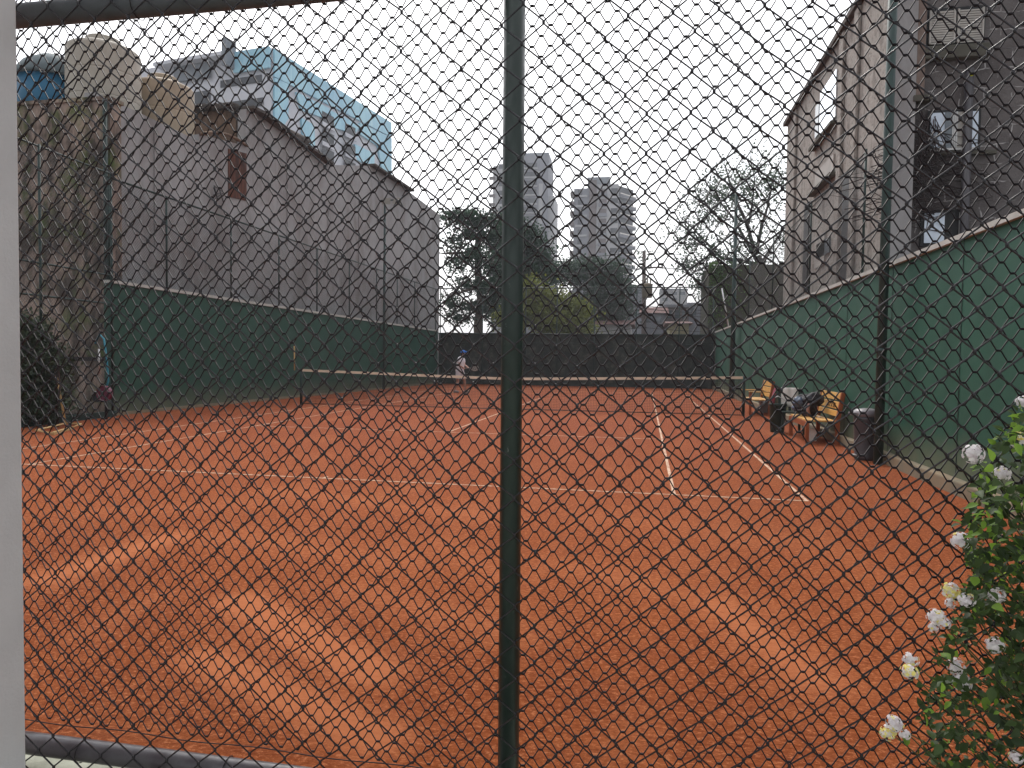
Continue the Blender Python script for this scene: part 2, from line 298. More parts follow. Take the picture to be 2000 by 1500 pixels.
# ------------------------------------------------------------------ mesh builder and scene bookkeeping
def wloc(o):
    v = Vector((0, 0, 0))
    while o: v += o.location; o = o.parent
    return v
class MB:
    def __init__(s): s.v = []; s.f = []
    def add(s, vs, fs):
        n = len(s.v); s.v += [tuple(x) for x in vs]; s.f += [tuple(i+n for i in f) for f in fs]; return s
    def box(s, x0, x1, y0, y1, z0, z1, bev=0):
        vs = [(x0, y0, z0), (x1, y0, z0), (x1, y1, z0), (x0, y1, z0), (x0, y0, z1), (x1, y0, z1), (x1, y1, z1), (x0, y1, z1)]
        return s.add(vs, [(3, 2, 1, 0), (4, 5, 6, 7), (0, 1, 5, 4), (1, 2, 6, 5), (2, 3, 7, 6), (3, 0, 4, 7)])
    def fbox(s, P, a, s0, s1, d0, d1, z0, z1):     # box in a facade frame: along a, outward n
        a = Vector((a[0], a[1], 0)).normalized(); n = Vector((a.y, -a.x, 0)); P = Vector((P[0], P[1], 0))
        vs = []
        for z in (z0, z1):
            for (ss, dd) in ((s0, d0), (s1, d0), (s1, d1), (s0, d1)):
                q = P+a*ss+n*dd; vs.append((q.x, q.y, z))
        return s.add(vs, [(3, 2, 1, 0), (4, 5, 6, 7), (0, 1, 5, 4), (1, 2, 6, 5), (2, 3, 7, 6), (3, 0, 4, 7)])
    def bar(s, p0, p1, wd, ht=None):
        p0 = Vector(p0); p1 = Vector(p1); d = (p1-p0).normalized(); ht = ht or wd
        up = Vector((0, 0, 1)) if abs(d.z) < 0.95 else Vector((0, 1, 0))
        x = d.cross(up).normalized(); y = x.cross(d)
        vs = [q+x*i*wd/2+y*j*ht/2 for q in (p0, p1) for i, j in ((-1, -1), (1, -1), (1, 1), (-1, 1))]
        return s.add(vs, [(3, 2, 1, 0), (4, 5, 6, 7), (0, 1, 5, 4), (1, 2, 6, 5), (2, 3, 7, 6), (3, 0, 4, 7)])
    def tube(s, pts, r, n=8, caps=True):
        pts = [Vector(p) for p in pts]; rs = r if isinstance(r, (list, tuple)) else [r]*len(pts); m = len(pts)
        vs = []; px = None
        for i, p in enumerate(pts):
            d = (pts[min(i+1, m-1)]-pts[max(i-1, 0)]).normalized()
            if px is None: px = d.orthogonal().normalized()
            px = (px-d*px.dot(d)); px = px.normalized() if px.length > 1e-6 else d.orthogonal().normalized(); py = d.cross(px)
            for k in range(n):
                a = 2*math.pi*k/n; vs.append(p+(px*math.cos(a)+py*math.sin(a))*rs[i])
        fs = [(i*n+k, i*n+(k+1) % n, (i+1)*n+(k+1) % n, (i+1)*n+k) for i in range(m-1) for k in range(n)]
        if caps: fs += [tuple(range(n-1, -1, -1)), tuple((m-1)*n+k for k in range(n))]
        return s.add(vs, fs)
    def lathe(s, c, prof, n=28):
        vs = []; m = len(prof)
        for (r, z) in prof:
            for k in range(n):
                a = 2*math.pi*k/n; vs.append((c[0]+r*math.cos(a), c[1]+r*math.sin(a), c[2]+z))
        fs = [(i*n+k, i*n+(k+1) % n, (i+1)*n+(k+1) % n, (i+1)*n+k) for i in range(m-1) for k in range(n)]
        fs += [tuple(range(n-1, -1, -1)), tuple((m-1)*n+k for k in range(n))]
        return s.add(vs, fs)
    def ball(s, c, r, n=10, sq=(1, 1, 1), jit=0, seed=0):
        vs = []; fs = []; c = Vector(c)
        for i in range(n+1):
            t = math.pi*i/n
            for k in range(2*n):
                a = math.pi*k/n; d = Vector((math.sin(t)*math.cos(a)*sq[0], math.sin(t)*math.sin(a)*sq[1], math.cos(t)*sq[2]))
                q = 1+(noise.noise(d*2.3+Vector((seed, 0, 0)))*jit if jit else 0)
                vs.append(c+d*r*q)
        for i in range(n):
            for k in range(2*n): fs.append((i*2*n+k, (i+1)*2*n+k, (i+1)*2*n+(k+1) % (2*n), i*2*n+(k+1) % (2*n)))
        return s.add(vs, fs)
    def prism(s, poly, ax, v0, v1):     # poly in the plane perpendicular to axis ax
        def P(q, v): return (v, q[0], q[1]) if ax == 0 else ((q[0], v, q[1]) if ax == 1 else (q[0], q[1], v))
        n = len(poly); vs = [P(q, v0) for q in poly]+[P(q, v1) for q in poly]
        return s.add(vs, [tuple(range(n)), tuple(range(2*n-1, n-1, -1))]+[(i, i+n, (i+1) % n+n, (i+1) % n) for i in range(n)])
    def fprism(s, P, a, poly, d0, d1):  # polygon (s,z) on a facade frame extruded d0..d1 along n
        a = Vector((a[0], a[1], 0)).normalized(); nr = Vector((a.y, -a.x, 0)); P = Vector((P[0], P[1], 0)); n = len(poly)
        def Q(q, d): w_ = P+a*q[0]+nr*d; return (w_.x, w_.y, q[1])
        vs = [Q(q, d0) for q in poly]+[Q(q, d1) for q in poly]
        return s.add(vs, [tuple(range(n)), tuple(range(2*n-1, n-1, -1))]+[(i, i+n, (i+1) % n+n, (i+1) % n) for i in range(n)])
    def build(s, name, m, parent=None, smooth=False, bev=0):
        me = bpy.data.meshes.new(name); off = wloc(parent) if parent else Vector((0, 0, 0))
        me.from_pydata([(v[0]-off.x, v[1]-off.y, v[2]-off.z) for v in s.v], [], s.f)
        if smooth: me.polygons.foreach_set('use_smooth', [True]*len(me.polygons))
        me.materials.append(m); o = bpy.data.objects.new(name, me); COL.objects.link(o)
        if parent: o.parent = parent
        if bev:
            b = o.modifiers.new('bevel', 'BEVEL'); b.width = bev; b.segments = 2; b.limit_method = 'ANGLE'
        return o
def recalc(o):
    import bmesh
    bm = bmesh.new(); bm.from_mesh(o.data); bmesh.ops.recalc_face_normals(bm, faces=bm.faces); bm.to_mesh(o.data); bm.free(); return o
def thing(name, loc, label, cat, group=None):
    o = bpy.data.objects.new(name, None); COL.objects.link(o); o.location = loc; o.empty_display_size = 0.2
    o['label'] = label; o['category'] = cat
    if group: o['group'] = group
    return o
def tag(o, label, cat, group=None):
    o['label'] = label; o['category'] = cat
    if group: o['group'] = group
    return o
def struct(o): o['kind'] = 'structure'; return o
def copy_tree(o, parent=None):
    c = o.copy(); COL.objects.link(c)
    if parent: c.parent = parent
    for ch in list(o.children): copy_tree(ch, c)
    return c

# ------------------------------------------------------------------ ground and court
struct(MB().add([(-1500, -1500, -0.06), (1500, -1500, -0.06), (1500, 1500, -0.06), (-1500, 1500, -0.06)], [(0, 1, 2, 3)]).build('ground', M['ground']))
def grid(x0, x1, y0, y1, nx, ny, f):
    vs = [(x0+(x1-x0)*i/nx, y0+(y1-y0)*j/ny) for j in range(ny+1) for i in range(nx+1)]
    return [(x, y, f(x, y)) for x, y in vs], [(j*(nx+1)+i, j*(nx+1)+i+1, (j+1)*(nx+1)+i+1, (j+1)*(nx+1)+i) for j in range(ny) for i in range(nx)]
NX, NY = 300, 420
gx = np.linspace(-9.4, 7.45, NX+1); gy = -6.4+(36.6)*(np.linspace(0, 1, NY+1)**2.2)
GX, GY = np.meshgrid(gx, gy); sc_ = np.zeros_like(GX)
SEG = [(470, 1175, 725, 1312, .12, 1.9), (400, 1285, 735, 1440, .11, 1.7), (440, 1230, 640, 1330, .2, .45), (90, 1130, 330, 1050, .16, 1.2), (540, 960, 980, 1010, .25, .45), (690, 1150, 980, 1235, .2, .55),
       (1120, 1110, 1460, 1190, .22, .55), (1400, 1180, 1600, 1330, .15, 1.1), (470, 1050, 800, 1100, .3, .5), (1200, 1010, 1500, 1060, .3, .35), (200, 1000, 480, 985, .25, .4), (1580, 1060, 1800, 1160, .25, .35), (150, 1240, 320, 1160, .12, .4), (860, 1060, 980, 1130, .2, .5)]
for (x0, y0, x1, y1, w_, a_) in SEG:
    p0 = gr(x0, y0); p1 = gr(x1, y1); dx, dy = p1.x-p0.x, p1.y-p0.y; L2 = dx*dx+dy*dy
    u = np.clip(((GX-p0.x)*dx+(GY-p0.y)*dy)/L2, 0, 1); d = np.hypot(GX-p0.x-u*dx, GY-p0.y-u*dy); sc_ = np.maximum(sc_, 0.62*a_*np.exp(-(d/(w_*1.25))**1.6))
vs = np.stack([GX.ravel(), GY.ravel(), np.zeros(GX.size)], 1); ii, jj = np.meshgrid(np.arange(NX), np.arange(NY)); b_ = (jj*(NX+1)+ii).ravel()
mb = MB(); mb.v = [tuple(q) for q in vs]; mb.f = [(int(k), int(k)+1, int(k)+NX+2, int(k)+NX+1) for k in b_]
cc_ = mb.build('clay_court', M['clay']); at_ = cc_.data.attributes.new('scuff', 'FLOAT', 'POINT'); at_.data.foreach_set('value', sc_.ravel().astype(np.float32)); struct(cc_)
mb = MB(); z = 0.004; HW, SW, L = 5.485, 4.115, 23.77
def ln(x0, x1, y0, y1): mb.add([(x0, y0, z), (x1, y0, z), (x1, y1, z), (x0, y1, z)], [(0, 1, 2, 3)])
t_ = 0.019
for x in (-HW, HW): ln(x-t_, x+t_, -t_, L+t_)
for y in (0, L): ln(-HW+t_, HW-t_, y-t_, y+t_)
z = 0.0041
for x in (-SW, SW): ln(x-t_, x+t_, t_, L-t_)
for y in (5.485, 18.285): ln(-SW+t_, SW-t_, y-t_, y+t_)
ln(-t_, t_, 5.51, 18.26); ln(-t_, t_, t_, 0.12)
struct(mb.build('court_markings', M['line']))
mb = MB().box(1.0, 7.4, -6.05, -5.80, -0.05, 0.10)
struct(mb.build('fence_kerb', M['kerb'], bev=0.01))
struct(MB().box(-2, 9, -12, -6.055, -0.05, 0.02).build('path', M['kerb']))

# tennis net
tn = thing('tennis_net', (0, 11.885, 0), 'tennis net with pale tape strung across the clay court', 'tennis net')
zt = lambda x: 0.914+(1.06-0.914)*min(1, abs(x)/6.4)**1.1
xs = [-6.37+12.74*i/40 for i in range(41)]
mb = MB()
for i in range(40):
    a, b = xs[i], xs[i+1]; mb.add([(a, 11.885, 0.01), (b, 11.885, 0.01), (b, 11.885, zt(b)-0.05), (a, 11.885, zt(a)-0.05)], [(0, 1, 2, 3)])
mb.build('net_mesh', M['lat_net'], tn)
mb = MB()
for i in range(40): mb.bar((xs[i], 11.885, zt(xs[i])-0.035), (xs[i+1], 11.885, zt(xs[i+1])-0.035), 0.02, 0.072)
mb.build('net_tape', M['tape'], tn)
for x in (-6.4, 6.4): MB().tube([(x, 11.885, 0), (x, 11.885, 1.08)], 0.038, 12).build('net_post', M['postd'], tn, True)
MB().bar((0, 11.87, 0), (0, 11.87, 0.88), 0.05, 0.01).build('centre_strap', M['tape'], tn)
MB().tube([(-6.52, 11.7, 1.02), (-6.53, 11.7, 1.75)], 0.02, 8).build('scoring_stick', M['bamboo'], tn, True)
MB().tube([(-6.37, 11.885, 0.02), (6.37, 11.885, 0.02)], 0.012, 6).build('bottom_cord', M['dark'], tn, True)

# ------------------------------------------------------------------ left green wall
LA = Vector((-8.5, 6.64, 0)); LB = Vector((-7.55, 30.0, 0)); Ld = (LB-LA).normalized(); Ll = (LB-LA).length
lw = thing('green_wall', (-8.5, 6.64, 0), 'long dark green court wall with pale coping, below the grey party wall', 'wall')
top = lambda s: 3.10-0.22*s/Ll
# outward normal of frame n = (a.y,-a.x) -> points to +X (the court)
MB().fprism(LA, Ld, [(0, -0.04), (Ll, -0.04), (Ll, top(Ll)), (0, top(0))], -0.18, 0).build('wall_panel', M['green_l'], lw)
MB().fprism(LA, Ld, [(0, top(0)+0.003), (Ll, top(Ll)+0.003), (Ll, top(Ll)+0.075), (0, top(0)+0.075)], -0.2, 0.05).build('coping', M['coping'], lw)
MB().fprism(LA, Ld, [(0.05, -0.03), (Ll-0.1, -0.03), (Ll-0.1, 0.07), (0.05, 0.07)], 0.002, 0.06).build('kerb', M['plinth'], lw)
# fence on that wall
lf = thing('wall_top_fence', (-8.5, 6.64, 3.1), 'dark mesh fence with thin posts standing on the left green wall', 'fence')
ft = lambda s: 5.55-0.34*s/Ll
spx = [215, 330, 455, 548, 622, 685, 738, 778, 812, 853]
mb = MB()
for x in spx:
    s_, zz = onv(x, 600, LA, Ld); s_ = min(max(s_, 0.05), Ll-0.05)
    q = LA+Ld*s_; MB().tube([(q.x-0.06, q.y, top(s_)+0.07), (q.x-0.06, q.y, ft(s_))], 0.026, 8).build('post', M['postd'], lf, True)
e0 = LA+Vector((-0.06, 0, ft(0))); e1 = LB+Vector((-0.06, 0, ft(Ll)))
MB().tube([e0, e1], 0.025, 8).build('top_rail', M['postd'], lf, True)
MB().add([(LA.x-0.06, LA.y, top(0)+0.08), (LB.x-0.06, LB.y, top(Ll)+0.08), (LB.x-0.06, LB.y, ft(Ll)), (LA.x-0.06, LA.y, ft(0))], [(0, 1, 2, 3)]).build('mesh', M['lat_left'], lf)
# flood light pole on the left
pl = thing('floodlight_pole', (0, 0, 0), 'slim dark green pole with two floodlights rising above the left wall', 'light pole')
s_, z0 = onv(743, 760, LA, Ld); q = LA+Ld*s_+Vector((0.16, 0, 0)); s2, z2 = onv(743, 388, LA, Ld)
pl.location = (q.x, q.y, 0)
MB().tube([(q.x, q.y, 0), (q.x, q.y, z2)], [0.07, 0.045], 10).build('pole', M['lpole'], pl, True)
MB().bar((q.x-0.2, q.y, z2-0.05), (q.x+0.75, q.y, z2-0.05), 0.05).build('cross_arm', M['lpole'], pl)
for dx in (0.15, 0.65):
    fl = MB()
    fl.add([(q.x+dx-0.17, q.y-0.15, z2+0.02), (q.x+dx+0.17, q.y-0.15, z2+0.02), (q.x+dx+0.2, q.y-0.25, z2-0.28), (q.x+dx-0.2, q.y-0.25, z2-0.28),
            (q.x+dx-0.1, q.y+0.05, z2+0.02), (q.x+dx+0.1, q.y+0.05, z2+0.02), (q.x+dx+0.1, q.y-0.05, z2-0.24), (q.x+dx-0.1, q.y-0.05, z2-0.24)],
           [(0, 1, 2, 3), (5, 4, 7, 6), (0, 4, 5, 1), (1, 5, 6, 2), (2, 6, 7, 3), (3, 7, 4, 0)])
    fl.build('floodlight', M['flood'], pl)

# ------------------------------------------------------------------ left buildings
PW = LA+Vector((-0.62, 0.3, 0))
def lp(x, y): return onv(x, y, PW, Ld)
pts = [(0.0, 0), (0.0, lp(215, 193)[1])]
for p in ((388, 275), ): pts.append(lp(*p))
pts += [lp(390, 262), lp(480, 285), lp(481, 213), lp(500, 222), lp(640, 322), lp(722, 324), lp(762, 342), lp(800, 375), lp(859, 420)]
pts.append((pts[-1][0], 0)); pend = pts[-1][0]
pw = thing('party_wall', (PW.x, PW.y, 0), 'tall grey rendered party wall with stepped top above the left green wall', 'wall')
recalc(MB().fprism(PW, Ld, pts, -0.3, 0.0).build('wall', M['party'], pw))
rc = [lp(445, 290), lp(480, 300), lp(480, 392), lp(445, 384)]
recalc(MB().fprism(PW, Ld, rc, 0.003, 0.03).build('brick_patch', M['recess'], pw))
ar = [lp(388+92*i/8, 262-14*math.sin(math.pi*i/8)*0.9+23*i/8) for i in range(9)]+[lp(480-30*i/8, 310-30*math.sin(math.pi*i/16)) for i in range(9)]
mb = MB()
mb.tube([Vector((PW.x, PW.y, 0))+Ld*a[0]+Vector((0.05, 0, a[1])) for a in ar[:9]], 0.05, 6)
mb.build('arch_moulding', M['rust'], pw, True)
mb = MB()
for a, b in (((481, 213), (500, 222)), ((500, 222), (640, 322)), ((722, 324), (800, 375))):
    A = lp(*a); B = lp(*b); pa = PW+Ld*A[0]; pb = PW+Ld*B[0]
    mb.bar((pa.x-0.1, pa.y, A[1]+0.05), (pb.x-0.1, pb.y, B[1]+0.05), 0.75, 0.09)
mb.build('eave', M['tile'], pw)
# small floodless vent/lamp on wall
v_ = lp(415, 372); q = PW+Ld*v_[0]
q = PW+Ld*v_[0]; rs = random.Random(2); pp = [Vector((q.x+0.05+rs.uniform(0, .12), q.y+rs.uniform(-.35, .35), v_[1]+rs.uniform(-.35, .3))) for _ in range(9)]
MB().tube(pp, 0.016, 5).build('loose_cable', M['dark'], pw, True)
for (x, y) in ((300, 300), (560, 330), (700, 400), (640, 440)):
    a = lp(x, y); b = lp(x+3, y+60); qa = PW+Ld*a[0]; MB().box(qa.x-0.02, qa.x+0.035, qa.y, qa.y+0.03, min(a[1], b[1])-1.6, max(a[1], b[1])+0.6).build('conduit', M['party'], pw)
# building block behind the wall step: brown gable end + tiles
YB = PW.y+Ld.y*lp(481, 240)[0]+0.1
xr = onp(480, 215, 1, YB).x; xl = onp(385, 215, 1, YB).x; zr = onp(430, 215, 1, YB).z
bh = thing('brick_outbuilding', ((xl+xr)/2, YB, 0), 'brown stained outbuilding with tiled roof edge behind the party wall', 'building')
MB().box(xl-3.5, xr-0.34, YB, YB+5, 0, zr).build('wall', M['rust'], bh)
mb = MB(); nb = 26
for i in range(nb):
    x0 = xl-3.5+(xr-0.25-xl+3.5)*i/nb; d_ = (xr-0.25-xl+3.5)/nb
    mb.tube([(x0+d_/2, YB-0.25, zr+0.05), (x0+d_/2, YB+5, zr+0.5)], d_*0.56, 8)
mb.build('roof', M['tile'], bh, True)
ws = bh
# mossy building front, faces camera
MY = 6.86
A = onp(215, 196, 1, MY); A.x = max(A.x, PW.x+0.02)
mw = thing('mossy_wall', (A.x-3, MY, 0), 'tall mossy stained wall at the left beyond the white pillar', 'wall')
MB().box(A.x-9, A.x, MY, MY+0.35, 0, A.z).build('wall', M['mossy'], mw)
MB().box(A.x-9, A.x+0.04, MY-0.05, MY+0.4, A.z+0.003, A.z+0.09).build('coping', M['mossy'], mw)
MB().tube([(A.x-0.06, MY-0.09, 0.05), (A.x-0.06, MY-0.09, A.z)], 0.05, 8).build('downpipe', M['postd'], mw, True)
# slab where tanks stand
sl = thing('roof_slab', (A.x-4, MY+3, 0), 'flat roof slab carrying the water tanks behind the mossy wall', 'roof')
MB().box(A.x-9, A.x-0.45, MY+0.36, MY+3.2, A.z-0.6, A.z-0.35).build('slab', M['party'], sl)
MB().box(A.x-9, A.x-0.8, MY+0.5, MY+3.0, 0, A.z-0.61).build('wall', M['party'], sl)
ws = sl
# tanks
def tank(x0, x1, ytop, ybot, Y, m, name, label, rf=0.98):
    Y = onp(x1, (ytop+ybot)/2, 0, Y).y; l = onp(x0, (ytop+ybot)/2, 1, Y); r = onp(x1, (ytop+ybot)/2, 1, Y); tp = onp((x0+x1)/2, ytop, 1, Y).z; bt = onp((x0+x1)/2, ybot, 1, Y).z
    R = (r.x-l.x)/2*rf; cx = (l.x+r.x)/2; H = tp-bt
    Y -= R
    t = thing(name, (cx, Y+R, bt), label, 'water tank')
    h = H-R*0.42
    prof = [(R*0.97, 0), (R, 0.05*H)]
    for k in range(1, 4): prof += [(R, h*k/4-0.03), (R*0.985, h*k/4), (R, h*k/4+0.03)]
    prof += [(R, h-0.03), (R*0.985, h), (R*0.96, h+0.03), (R*0.75, h+(H-h)*0.32), (R*0.50, h+(H-h)*0.5)]
    recalc(MB().lathe((cx, Y+R, bt), prof, 48).build('tank_body', m, t))
    MB().lathe((cx, Y+R, bt+h+(H-h)*0.45), [(R*0.48, 0), (R*0.48, (H-h)*0.42), (R*0.43, (H-h)*0.5), (R*0.05, (H-h)*0.53)], 32).build('lid', m, t)
    return t
tank(130, 278, 76, 300, -9.55, M['tank'], 'water_tank', 'large beige round water tank with a domed lid, above the mossy wall', 0.77)
tank(268, 370, 150, 380, -9.50, M['tank2'], 'water_tank', 'smaller warm beige water tank to the right of the large one')
l = onp(-12, 180, 1, 8.2); r = onp(112, 180, 1, 8.2); R = (r.x-l.x)/2; cx = (l.x+r.x)/2
zb = onp(60, 205, 1, 8.2+R).z; zm = onp(60, 164, 1, 8.2+R).z; zt_ = onp(30, 116, 1, 8.2+R).z
bt = thing('water_tank', (cx, 8.2+R, zb-0.4), 'blue water tank with a grey conical lid at the upper left', 'water tank')
MB().lathe((cx, 8.2+R, zb-0.4), [(R*0.86, 0), (R*0.93, 0.3), (R*0.97, zm-zb+0.38), (R*0.6, zm-zb+0.4)], 40).build('tank_body', M['tankblue'], bt, True)
MB().lathe((cx, 8.2+R, zm), [(R*1.06, -0.06), (R*1.07, 0.0), (R*0.8, (zt_-zm)*0.55), (R*0.4, (zt_-zm)*0.9), (R*0.06, zt_-zm)], 40).build('lid', M['tanklid'], bt, True)

# left side fence near the shrub
sfn = thing('side_fence', (-8.15, 4.4, 0), 'tall dark mesh fence in front of the mossy wall', 'fence')
for (x, y) in ((-8.15, 4.35), (-8.3, 6.45), (-8.0, 2.0)):
    MB().tube([(x, y, 0), (x, y, 5.6)], 0.028, 8).build('post', M['postd'], sfn, True)
for zz in (5.56, 3.25, 2.6): MB().tube([(-7.97, 1.5, zz), (-8.15, 4.35, zz), (-8.3, 6.5, zz)], 0.02, 8).build('rail', M['postd'], sfn, True)
MB().add([(-8.0, 1.5, 0.1), (-8.33, 6.5, 0.1), (-8.33, 6.5, 5.55), (-8.0, 1.5, 5.55)], [(0, 1, 2, 3)]).build('mesh', M['lat_left'], sfn)
q1 = gr(40, 838); q2 = gr(215, 815)
MB().bar((-8.0, 1.5, 0.06), (-8.34, 6.55, 0.06), 0.12, 0.14).build('base_rail', M['postd'], sfn)
# shelf rail at mid height
MB().bar(onp(105, 701, 0, -8.32), onp(208, 701, 0, -8.35), 0.05, 0.09).build('shelf_rail', M['dark'], sfn)

# ------------------------------------------------------------------ right green wall
RX = 7.35
rw = thing('green_wall', (RX, 5, 0), 'green court wall with pale coping along the right side, below the stone building', 'wall')
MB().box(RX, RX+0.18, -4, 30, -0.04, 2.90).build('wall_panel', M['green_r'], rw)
MB().box(RX-0.05, RX+0.2, -4, 30, 2.903, 2.965).build('coping', M['coping'], rw)
MB().box(RX-0.13, RX-0.003, -4, 29.9, -0.03, 0.16).build('plinth', M['plinth'], rw, bev=0.02)
for y in (1.1, 3.45, 5.8, 8.2, 10.6, 13, 15.4, 17.8, 20.2, 22.6, 25):
    MB().box(RX-0.006, RX-0.0025, y, y+0.018, 0.18, 2.90).build('panel_seam', M['postd'], rw)
rn = thing('netting_fence', (RX+0.1, 8, 2.97), 'dark netting hung above the right green wall before the building', 'netting')
MB().add([(RX+0.1, 5.35, 2.97), (RX+0.1, 19, 2.97), (RX+0.1, 19, 4.9), (RX+0.1, 5.35, 5.1)], [(0, 1, 2, 3)]).build('net', M['lat_right'], rn)
for y in (5.35, 9.4, 14.2, 19): MB().tube([(RX+0.1, y, 2.97), (RX+0.1, y, 5.15)], 0.022, 8).build('post', M['postd'], rn, True)
def sag(y0, y1, z0, z1, s): return [(RX+0.1, y0+(y1-y0)*i/10, z0+(z1-z0)*i/10-s*math.sin(math.pi*i/10)) for i in range(11)]
MB().tube(sag(5.35, 19, 5.1, 4.9, 0.06), 0.012, 6).build('top_cord', M['postd'], rn, True)
# poles on right
lp1 = thing('light_pole', (7.13, 3.15, 0), 'thick dark green light pole standing at the right beside the bin', 'light pole')
MB().tube([(7.13, 3.15, -0.02), (7.13, 3.15, 9.0)], [0.066, 0.062], 20).build('pole', M['lpole'], lp1, True)
MB().tube([(7.13, 3.15, 1.62), (7.13, 3.15, 1.68)], 0.072, 20).build('collar', M['lpole'], lp1, True)
A = onp(1432, 640, 0, 7.15); B = onp(1430, 392, 0, 7.15)
lp2 = thing('light_pole', (7.15, A.y, 0), 'slim light pole far along the right wall, before the bare-branched tree', 'light pole')
MB().tube([(7.15, A.y, 0), (7.15, A.y, B.z)], [0.11, 0.06], 12).build('pole', M['lpole'], lp2, True)
MB().bar((6.8, A.y, B.z-0.1), (7.5, A.y, B.z-0.1), 0.06).build('cross_arm', M['lpole'], lp2)
A = onp(1427, 640, 1, 24.0); B = onp(1410, 563, 1, 24.0)
tag(MB().tube([(7.32, 24.0, A.z), (B.x, 24.0, B.z)], 0.03, 6).build('leaning_rod', M['steel'], smooth=True), 'thin pale rod leaning over the far end of the right wall', 'rod')

# ------------------------------------------------------------------ back of the court
bk = thing('back_fence', (0, 30, 0), 'back court fence with dark windbreak cloth and open mesh above', 'fence')
ztb = 2.80
BX0, BX1 = -7.5, 7.32
vs, fs = grid(BX0, BX1, 0.0, ztb, 60, 8, lambda x, y: 0)
MB().add([(x, 30+0.05*math.sin(x*2.1)+0.03*math.sin(x*5+yy*3), yy) for x, yy, _ in vs], fs).build('windbreak_cloth', M['screen'], bk, True)
MB().tube([(BX0, 29.95, ztb), (BX1, 29.95, ztb)], 0.025, 8).build('middle_rail', M['postd'], bk, True)
MB().tube([(BX0, 29.97, 2.3), (BX1, 29.97, 2.3)], 0.012, 8).build('tension_wire', M['postd'], bk, True)
MB().tube([(BX0, 29.95, 5.26), (BX1, 29.95, 5.26)], 0.03, 8).build('top_rail', M['postd'], bk, True)
for x in (-7.4, -5.0, -2.6, -0.9, 1.1, 3.3, 5.5, 7.2): MB().tube([(x, 29.95, 0), (x, 29.95, 5.26)], 0.03, 8).build('post', M['postd'], bk, True)
MB().add([(BX0, 29.96, ztb), (BX1, 29.96, ztb), (BX1, 29.96, 5.24), (BX0, 29.96, 5.24)], [(0, 1, 2, 3)]).build('mesh', M['lat_back'], bk)

# ------------------------------------------------------------------ benches
def bench(Y0, Lb=1.5, X0=6.52, dx=0.60, arms=True):
    """near end at Y0, long axis along Y, seat facing the court (-X)"""
    t = thing('wooden_bench', (X0+dx/2, Y0+Lb/2, 0), '', 'bench', 'wooden benches along the right wall')
    X1 = X0+dx
    for i in range(4):
        x0 = X0+0.02+i*0.125; MB().box(x0, x0+0.112, Y0+0.03, Y0+Lb-0.03, 0.40, 0.43).build('seat_slat', M['wood'], t, bev=0.006)
    MB().box(X0+0.008, X0+0.035, Y0+0.075, Y0+Lb-0.075, 0.30, 0.397).build('front_rail', M['woodred'], t, bev=0.004)
    for y in (Y0, Y0+Lb-0.07):
        MB().box(X0-0.005, X0+0.06, y, y+0.07, 0, 0.62 if arms else 0.397).build('leg', M['woodred'], t, bev=0.006)
        mb = MB(); mb.bar((X1-0.06, y+0.035, 0), (X1-0.06, y+0.035, 0.44), 0.07, 0.065); mb.bar((X1-0.06, y+0.035, 0.44), (X1+0.02, y+0.035, 0.93), 0.07, 0.065)
        mb.build('leg', M['woodred'], t, bev=0.006)
        if arms: MB().box(X0-0.02, X1-0.05, y-0.005, y+0.075, 0.622, 0.65).build('armrest', M['wood'], t, bev=0.008)
    for z0, h in ((0.50, 0.10), (0.63, 0.13), (0.79, 0.13)):
        x = X1-0.085+(z0-0.44)*0.165
        mb = MB(); mb.add([(x, Y0+0.07, z0), (x, Y0+Lb-0.07, z0), (x+0.025, Y0+Lb-0.07, z0), (x+0.025, Y0+0.07, z0),
                           (x+h*0.165, Y0+0.07, z0+h), (x+h*0.165, Y0+Lb-0.07, z0+h), (x+h*0.165+0.025, Y0+Lb-0.07, z0+h), (x+h*0.165+0.025, Y0+0.07, z0+h)],
                          [(0, 1, 2, 3), (7, 6, 5, 4), (0, 4, 5, 1), (1, 5, 6, 2), (2, 6, 7, 3), (3, 7, 4, 0)])
        recalc(mb.build('back_slat', M['wood'], t, bev=0.005))
    return t
g1 = gr(1573, 867)
b1 = bench(g1.y, X0=g1.x, arms=False)
b1['label'] = 'nearer yellow wooden bench with dark marks on its backrest and a black bag on it'
# burnt, unreadable lettering on the middle back slat
t = b1; X1 = g1.x+0.60; mb = MB(); random.seed(5)
for i, yy in enumerate((0.28, 0.40, 0.53, 0.66, 0.79)):
    y = g1.y+yy
    def SP(dy, dz): z = 0.655+dz; return (X1-0.085+(z-0.44)*0.165-0.003, y+dy, z)
    st = [[((0, 0), (0, 0.08))], [((0, 0), (0, 0.08)), ((0, 0.08), (-0.06, 0.08)), ((-0.06, 0.08), (-0.06, 0)), ((-0.06, 0), (0, 0))],
          [((0, 0), (0, 0.08)), ((0, 0.08), (-0.05, 0.05)), ((-0.05, 0.05), (0, 0.04)), ((0, 0.04), (-0.06, 0))],
          [((0, 0), (0, 0.08)), ((0, 0.04), (-0.06, 0.08)), ((0, 0.04), (-0.06, 0))], [((0, 0), (0, 0.08)), ((-0.05, 0), (-0.05, 0.08)), ((0, 0.08), (-0.05, 0))]][i]
    mb = MB()
    for a, b in st: mb.bar(SP(*a), SP(*b), 0.012, 0.004)
    mb.build('burnt_mark', M['burn'], b1)
g2 = gr(1463, 811)
b2 = bench(g2.y, X0=g2.x, Lb=1.5)
b2['label'] = 'farther yellow wooden bench with armrests, close to the net post'

